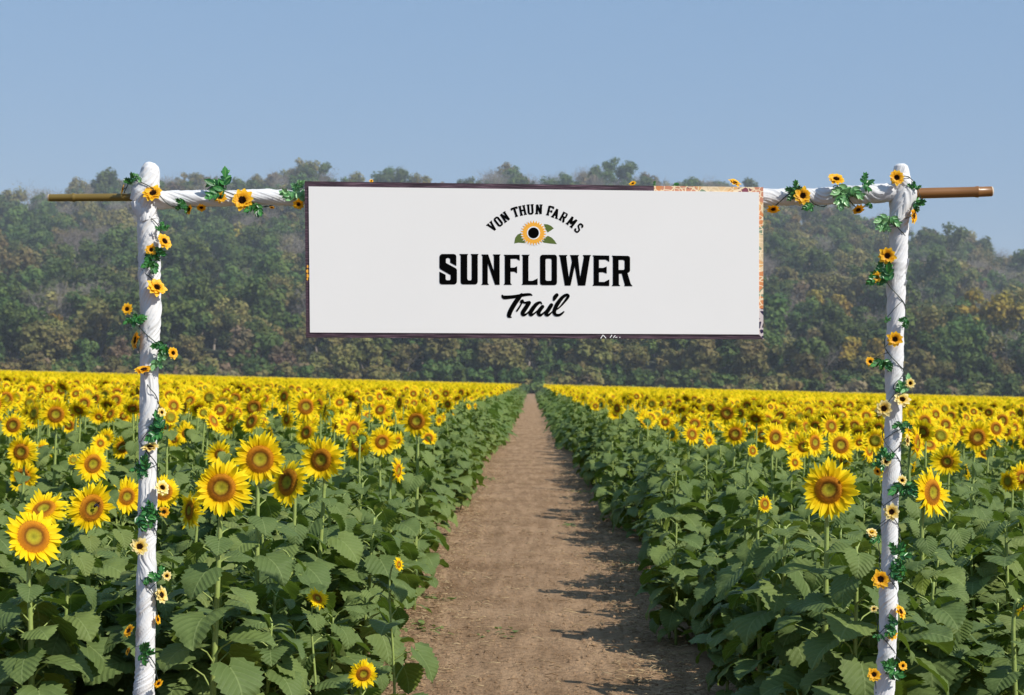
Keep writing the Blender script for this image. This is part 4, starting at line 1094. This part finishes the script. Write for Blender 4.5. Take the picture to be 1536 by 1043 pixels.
def scatter(name, coll, pts, rots, scl, idx):
    me = bpy.data.meshes.new(name); me.from_pydata([tuple(p) for p in pts], [], [])
    a = me.attributes.new('rot', 'FLOAT_VECTOR', 'POINT'); a.data.foreach_set('vector', np.array(rots, dtype=np.float32).ravel())
    a = me.attributes.new('scl', 'FLOAT', 'POINT'); a.data.foreach_set('value', np.array(scl, dtype=np.float32))
    a = me.attributes.new('idx', 'INT', 'POINT'); a.data.foreach_set('value', np.array(idx, dtype=np.int32))
    ob = link(name, me); ng = bpy.data.node_groups.new(name, 'GeometryNodeTree')
    ng.interface.new_socket('Geometry', in_out='INPUT', socket_type='NodeSocketGeometry'); ng.interface.new_socket('Geometry', in_out='OUTPUT', socket_type='NodeSocketGeometry')
    nd = ng.nodes; gi_ = nd.new('NodeGroupInput'); go = nd.new('NodeGroupOutput'); ip = nd.new('GeometryNodeInstanceOnPoints'); ci = nd.new('GeometryNodeCollectionInfo')
    ci.inputs['Collection'].default_value = coll; ci.inputs['Separate Children'].default_value = True; ci.inputs['Reset Children'].default_value = True
    ip.inputs['Pick Instance'].default_value = True
    L = ng.links; L.new(gi_.outputs[0], ip.inputs['Points']); L.new(ci.outputs[0], ip.inputs['Instance'])
    def na(t, nm):
        q = nd.new('GeometryNodeInputNamedAttribute'); q.data_type = t; q.inputs[0].default_value = nm; return q.outputs[0]
    L.new(na('FLOAT_VECTOR', 'rot'), ip.inputs['Rotation']); L.new(na('FLOAT', 'scl'), ip.inputs['Scale']); L.new(na('INT', 'idx'), ip.inputs['Instance Index'])
    L.new(ip.outputs[0], go.inputs[0])
    md = ob.modifiers.new('scatter', 'NODES'); md.node_group = ng; return ob
I4 = Matrix()
hi = []
for pr in protos:
    HMs = pr[2] @ Matrix.Scale(pr[4]*1.08, 4)
    hi.append(join_meshes('bloom', [(pr[1]['stem'], I4), (pr[1]['foliage'], I4)]+[(m, HMs) for m in pr[3]]))
for pr in leafy+bushy: hi.append(join_meshes('leafy', [(pr[1]['stem'], I4), (pr[1]['foliage'], I4)]))
idx_of = {id(pr[1]['stem']): i for i, pr in enumerate(protos+leafy+bushy)}
lowh = [build_head(.27, 700+i, npet=14, low=True, disc_ratio=.31) for i in range(4)]
lo = []
for k in range(8):
    yaw = R([-30, 10, 25, -10, 0, 40, -20, 15][k]); pit = R([5, 20, -5, 15, 0, 8, 25, 0][k])
    face = (math.sin(yaw)*math.cos(pit), -math.cos(yaw)*math.cos(pit), math.sin(pit)); H = 1.42+.09*math.sin(k*2.2)
    ms, HM = build_plant_meshes(H, 800+k, nleaf=10, lmax=.30, face=face, low=True, top_gap=.2)
    lo.append(join_meshes('bloom', [(ms['stem'], I4), (ms['foliage'], I4)]+[(m, HM @ Matrix.Scale(1.12, 4)) for m in lowh[k % 4]]))
for k in range(3):
    ms, HM = build_plant_meshes(1.0, 850+k, nleaf=11, lmax=.33, face=(0, 0, 1), low=True, top_gap=.05); lo.append(join_meshes('leafy', [(ms['stem'], I4), (ms['foliage'], I4)]))
for k in range(3):
    ms, HM = build_plant_meshes(.65, 860+k, nleaf=10, lmax=.3, face=(0, 0, 1), low=True, top_gap=.05); lo.append(join_meshes('leafy', [(ms['stem'], I4), (ms['foliage'], I4)]))
fieldcol = col_of('plant', hi+lo); nh = len(hi)
pts = []; rots = []; scl = []; idx = []
for x, y, e, pr in far:
    if y < 48: i = idx_of[id(pr[1]['stem'])]
    else:
        i = nh + (rf.randrange(8) if pr[0] == 'bloom' else 8+rf.randrange(3) if e >= .28 else 11+rf.randrange(3))
        if e > .5 and pr[0] != 'bloom' and rf.random() < .8: i = nh+rf.randrange(8)
    pts.append((x, y, 0)); b = pr[0] == 'bloom' or (i >= nh and i < nh+8)
    rots.append((rf.uniform(-.04, .04), rf.uniform(-.04, .04), rf.gauss(0, .5 if y < 48 else .33) if b else rf.uniform(0, 6.28)))
    scl.append(rf.uniform(.93, 1.07)); idx.append(i)
fo = scatter('sunflower_field', fieldcol, pts, rots, scl, idx)
tag(fo, 'dense carpet of distant yellow sunflowers reaching the foot of the wooded hill', 'sunflower field', kind='stuff')
print('near', len(near), 'max y', near[-1][1], 'far', len(far))

# ------------------------------------------------------------------ wooded hill
FOOT, RIDGE = 285.0, 560.0
sky_line = [(-900,300),(-400,296),(0,292),(60,288),(110,272),(200,262),(300,258),(350,262),(420,250),(480,246),(560,262),(640,268),(740,262),(820,266),(880,246),(940,262),(1000,270),(1080,266),(1150,292),(1240,298),(1300,318),(1380,342),(1440,352),(1500,370),(1536,378),(1900,400),(2400,410)]
def ridge_h(x):
    px = 796 + F*x/RIDGE; yh = 573.5+math.tan(ROLL)*(px-796)
    sy = np.interp(px, [a for a, b in sky_line], [b for a, b in sky_line])
    return max(6, (yh-sy)/F*RIDGE + CAMZ - 9.3)
def hill_z(x, y):
    # x at ridge distance along the same sight line keeps the skyline where the ridge is
    h = ridge_h(x*RIDGE/max(y, FOOT)) if y < RIDGE else ridge_h(x)
    t = min(1, max(0, (y-FOOT)/(RIDGE-FOOT)))
    z = h*(t**1.02)*(1-.0*t)
    z += 3.0*fbm(x, y, .012, 3)*math.sin(PI*t)
    if y > RIDGE: z = h*max(0, 1-((y-RIDGE)/420)**2)
    return z
hx = np.linspace(-420, 420, 130); hy = np.concatenate([np.linspace(FOOT, RIDGE, 50), np.linspace(RIDGE+15, 990, 16)])
P = np.zeros((len(hx), len(hy), 3))
for i, x in enumerate(hx):
    for j, y in enumerate(hy): P[i, j] = (x, y, hill_z(x, y)-(.4 if j == 0 else 0)+(.02 if j else 0))
mb = MB(); mb.grid(P, None, 'hill'); tag(link('hill', mb.mesh('hill')), kind='structure')

def tree_parts(seed, kind, H):
    """returns trunk mesh, crown mesh. H total height"""
    r = random.Random(seed); tb = MB(); cb = MB(); tips = []
    bare = kind == 'bare'
    mat = {'dark': 'cr_dark', 'olive': 'cr_olive', 'yellow': 'cr_yel', 'rust': 'cr_rust', 'bare': 'cr_grey', 'umbrella': 'cr_yel', 'bush': 'cr_rust', 'shrub': 'cr_olive', 'thicket': 'cr_dark'}[kind]
    def branch(p, d, L, rad, lev):
        n = 4; pts = [p]; q = p.copy(); dd = d.copy()
        for i in range(n):
            dd = dd+np.array([r.uniform(-.18, .18), r.uniform(-.18, .18), .06]); dd /= np.linalg.norm(dd); q = q+dd*L/n; pts.append(q.copy())
        tb.tube(pts, np.linspace(rad, rad*.55, n+1), 'bark', 6 if lev < 2 else 4, False)
        if lev >= (3 if bare else 2): tips.append(q); return
        tips.append(q) if lev else None
        for k in range(r.choice((3, 4)) if lev < 2 else 3):
            a = r.uniform(0, 6.28); sp_ = r.uniform(.45, 1.0) if kind != 'umbrella' else r.uniform(.8, 1.2)
            side = np.array([math.cos(a), math.sin(a), 0]); nd = dd*math.cos(sp_)+side*math.sin(sp_)+np.array([0, 0, .15]); nd /= np.linalg.norm(nd)
            t = r.uniform(.55, 1); branch(p+(q-p)*t, nd, L*r.uniform(.55, .8), rad*.5, lev+1)
    th = H*(.42 if kind not in ('bush', 'shrub', 'thicket') else .15) if kind != 'umbrella' else H*.6
    branch(np.array([0, 0, -.4]), np.array([r.uniform(-.1, .1), r.uniform(-.1, .1), 1.0]), th, H*.018+.05, 0)
    W = r.uniform(.75, 1.3)*H*(.33 if kind in ('dark', 'olive', 'yellow', 'rust') else .3)
    clumps = []
    if kind == 'umbrella': clumps = [(t+np.array([r.uniform(-1, 1), r.uniform(-1, 1), .5]), r.uniform(.8, 1.5)) for t in tips for _ in range(2)]
    elif kind == 'bare': clumps = [(t, r.uniform(.7, 1.2)) for t in tips]
    elif kind in ('bush', 'shrub', 'thicket'):
        clumps = [(np.array([r.gauss(0, H*.35), r.gauss(0, H*.35), r.uniform(.1, .8)*H]), r.uniform(.6, 1.2)) for _ in range(14)]
    else:
        for k in range(r.choice((15, 20, 26))):
            a = r.uniform(0, 6.28); q = math.sqrt(r.random()); z = r.uniform(-.9, 1)
            rr = W*q*math.sqrt(max(.05, 1-z*z*.75)); clumps.append((np.array([rr*math.cos(a), rr*math.sin(a), H*.62+z*H*.33]), r.uniform(.9, 1.7)*H/10))
        clumps += [(t, 1.0*H/10) for t in tips[::3]]
    dens = 22 if bare else 70; fs = []; VV = []
    for c, q in clumps:
        for k in range(int(dens*q)):
            d = np.array([r.gauss(0, 1), r.gauss(0, 1), r.gauss(0, .75)]); d /= np.linalg.norm(d)
            p = c+d*q*(r.random()**.4)*(1.0 if not bare else 1.3)
            sz = r.uniform(.12, .42) if not bare else r.uniform(.02, .05)
            u = np.array([r.gauss(0, 1) for _ in range(3)]); u /= np.linalg.norm(u); nrm = d*.6+np.array([0, 0, .4])+u*.5; w = np.cross(nrm, u); w /= max(1e-6, np.linalg.norm(w)); u = np.cross(w, nrm); u /= max(1e-6, np.linalg.norm(u))
            if bare: u = d*r.uniform(.5, 1.0); w = w*sz; n0 = len(VV); VV += [p-w, p+w, p+u]; fs.append((n0, n0+1, n0+2))
            else: n0 = len(VV); VV += [p-u*sz-w*sz*.6, p+u*sz*.2-w*sz, p+u*sz*1.1, p+u*sz*.1+w*sz]; fs.append((n0, n0+1, n0+2, n0+3))
    cb.add(np.array(VV), fs, None, mat)
    return tb.mesh('trunk'), cb.mesh('crown', False)
KL = [('dark', 9.5), ('dark', 11), ('dark', 8.5), ('olive', 9.5), ('olive', 8), ('olive', 10.5), ('dark', 7), ('rust', 8.5), ('yellow', 8), ('bare', 9), ('bare', 10.5), ('umbrella', 11), ('bush', 2.6), ('bush', 3.2), ('rust', 7), ('shrub', 3.6), ('thicket', 4.2), ('shrub', 2.6), ('olive', 12), ('dark', 12.5)]
TP = [tree_parts(2000+i, k, h)+(k,) for i, (k, h) in enumerate(KL)]
rt = random.Random(12); trees = []; scrub = []
for q in range(230):
    y = FOOT+rt.uniform(-3, 9); x = rt.uniform(-1, 1)*(IW/2/F*y*1.08+8)
    if y < FOOT and abs(x) < 2: continue
    scrub.append((x, y, hill_z(x, y), rt.choice((12, 13, 15, 16, 16, 15, 16)), rt.uniform(.7, 1.35), rt.uniform(0, 6.28)))
cell = 5.6
yy = FOOT+3
while yy < RIDGE+14:
    half = IW/2/F*yy*1.08+12; xx = -half
    row = cell*(1.0 if yy < 330 else 1.25)
    while xx < half:
        x = xx+rt.uniform(-2.2, 2.2); y = yy+rt.uniform(-2.4, 2.4)
        xx += row
        if y < 287 and abs(x-0) < 2: continue
        z = hill_z(x, y); t = (y-FOOT)/(RIDGE-FOOT)
        nz = fbm(x, y, .02, 3)
        pk = rt.random()
        if t > .9 and rt.random() < .3: continue
        if y < FOOT+9: k = rt.choice((12, 13, 12, 13, 6, 4, 14, 3))
        else:
            dry = t*1.05-.12+nz*1.1
            if pk < .07+.16*max(0, t)+(.12 if t > .9 else 0): k = rt.choice((9, 10))
            elif pk < .1+.45*max(0, dry): k = rt.choice((7, 14, 3, 5, 3, 4))
            elif pk < .16+.45*max(0, dry): k = rt.choice((8, 4, 5, 18))
            else: k = rt.choice((0, 1, 2, 6, 19, 15, 3, 16))
        trees.append((x, y, z, k, rt.uniform(.7, 1.2)*(1.3 if rt.random() < .08 else 1), rt.uniform(0, 6.28)))
    yy += row*.92
# trees one can pick out
def pick(px, py_base, y, k, s_): 
    p = at(px, py_base, y); return (p.x, y, hill_z(p.x, y), k, s_, 1.0)
special = [(pick(1482, 580, 318, 11, 1.25), 'flat topped yellow green tree with pale forked trunk at the right'),
 (pick(120, 470, 395, 10, 1.5), 'tall bare pale limbed tree on the slope left of the left post'),
 (pick(150, 470, 410, 9, 1.3), 'smaller bare pale limbed tree beside the tall bare one'),
 (pick(372, 420, 440, 10, 1.2), 'bare tree with pale trunk on the slope below the left crossbar'),
 (pick(485, 300, 548, 1, 1.05), 'dark green tree on the skyline at the left end of the sign'),
 (pick(884, 300, 555, 9, 1.15), 'bare grey tree rising highest above the middle of the sign'),
 (pick(738, 300, 550, 6, 1.3), 'dark tree on the skyline above the sign emblem'),
 (pick(1078, 300, 550, 2, 1.1), 'dark rounded tree on the skyline above the right end of the sign'),
 (pick(1420, 420, 430, 10, 1.5), 'large spreading bare tree on the slope right of the right post'),
 (pick(85, 545, 305, 8, 1.0), 'yellow green rounded tree at the hill foot near the left edge')]
trees = [t for t in trees if not any((t[0]-s_[0][0])**2+(t[1]-s_[0][1])**2 < (12 if s_[0][3] not in (11,) else 40) for s_ in special)]
KN = {'dark': 'dark green broadleaf tree', 'olive': 'olive green broadleaf tree', 'yellow': 'yellow green tree', 'rust': 'dry rusty brown tree', 'bare': 'bare grey tree', 'umbrella': 'flat topped tree', 'bush': 'dry brown bush', 'shrub': 'olive green shrub', 'thicket': 'dark green thicket bush'}
firstT = {}
def put_tree(x, y, z, k, s_, rz):
    tr, cr_, kd = TP[k]
    nm = 'bush' if kd in ('bush', 'shrub', 'thicket') else 'tree'
    if k not in firstT:
        root = bpy.data.objects.new(nm, None); col.objects.link(root); KIDS[root] = [link('trunk', tr, root), link('crown', cr_, root)]; firstT[k] = root
    else: root = copy_tree(firstT[k])
    root.location = (x, y, z); root.rotation_euler = (0, 0, rz); root.scale = (s_,)*3
    if 'group' in root.keys(): del root['group']
    return root, kd
for a, lab in special:
    root, kd = put_tree(*a); tag(root, lab, 'tree')
trees.sort(key=lambda t: t[1])
for t in trees[:288]+scrub:
    root, kd = put_tree(*t); px, _ = to_px(t[:3])
    where = 'left of the left post' if px < 215 else 'between the left post and the path' if px < 796 else 'between the path and the right post' if px < 1340 else 'right of the right post'
    tag(root, f'{KN[kd]} on the lower hillside {where}', 'bush' if kd in ('bush', 'shrub', 'thicket') else 'tree', f'{KN[kd]}s on the lower hillside {where}')
tj = [join_meshes('tree', [(a, I4), (b, I4)]) for a, b, k in TP]
rest = trees[288:]
fo = scatter('forest', col_of('woodland', tj), [t[:3] for t in rest], [(0, 0, t[5]) for t in rest], [t[4] for t in rest], [t[3] for t in rest])
tag(fo, 'dense mixed woodland covering the upper slope of the hill', 'forest', kind='stuff')
print('trees', len(trees))

# haze between the field and the hill
HZ = 0.0006
mb = MB(); mb.box((-900, 120, -1), (900, 1400, 120), 'haze_dummy') if False else None
s = N('summer haze'); vs = s.add('ShaderNodeVolumePrincipled'); s.n.remove(vs)
sc1 = s.add('ShaderNodeVolumeScatter'); sc1.inputs['Color'].default_value = (.80, .88, 1, 1); sc1.inputs['Density'].default_value = HZ; sc1.inputs['Anisotropy'].default_value = 0.0
s.l.new(sc1.outputs[0], s.out.inputs['Volume']); M['haze'] = s.m
mb = MB(); mb.box((-900, 130, -1), (900, 1500, 110), 'haze'); hz = link('haze', mb.mesh('haze', False)); tag(hz, kind='structure')

# ------------------------------------------------------------------ light
SUN_EL, az = 42.0, 53.0        # az: to the right of straight-behind-the-camera
sd = Vector((math.sin(R(az))*math.cos(R(SUN_EL)), -math.cos(R(az))*math.cos(R(SUN_EL)), math.sin(R(SUN_EL))))
sun = bpy.data.lights.new('sun', 'SUN'); sun.energy = 5.1; sun.angle = R(.53); sun.color = (1, .95, .87)
so = bpy.data.objects.new('sun', sun); col.objects.link(so); so.rotation_euler = sd.to_track_quat('Z', 'Y').to_euler(); so.location = (5, -5, 20)
w = bpy.data.worlds.new('World'); sc.world = w; w.use_nodes = True; nt = w.node_tree; nt.nodes.clear()
out = nt.nodes.new('ShaderNodeOutputWorld'); bg = nt.nodes.new('ShaderNodeBackground'); sky = nt.nodes.new('ShaderNodeTexSky')
sky.sky_type = 'NISHITA'; sky.sun_disc = False; sky.sun_elevation = R(SUN_EL); sky.sun_rotation = math.atan2(sd.x, sd.y)
sky.air_density = 1.0; sky.dust_density = 1.0; sky.ozone_density = 1.5
bg.inputs['Strength'].default_value = 0.09
mx = nt.nodes.new('ShaderNodeMix'); mx.data_type = 'RGBA'; mx.inputs[0].default_value = .72; mx.inputs[7].default_value = (2.85, 4.85, 7.9, 1)
nt.links.new(sky.outputs[0], mx.inputs[6]); nt.links.new(mx.outputs[2], bg.inputs[0]); nt.links.new(bg.outputs[0], out.inputs[0])

sc.view_settings.view_transform = 'Standard'; sc.view_settings.look = 'None'; sc.view_settings.exposure = 0
sc.cycles.use_denoising = True
sc.cycles.max_bounces = 6; sc.cycles.diffuse_bounces = 3; sc.cycles.transmission_bounces = 3; sc.cycles.volume_bounces = 0
sc.cycles.use_adaptive_sampling = True; sc.cycles.adaptive_threshold = 0.015
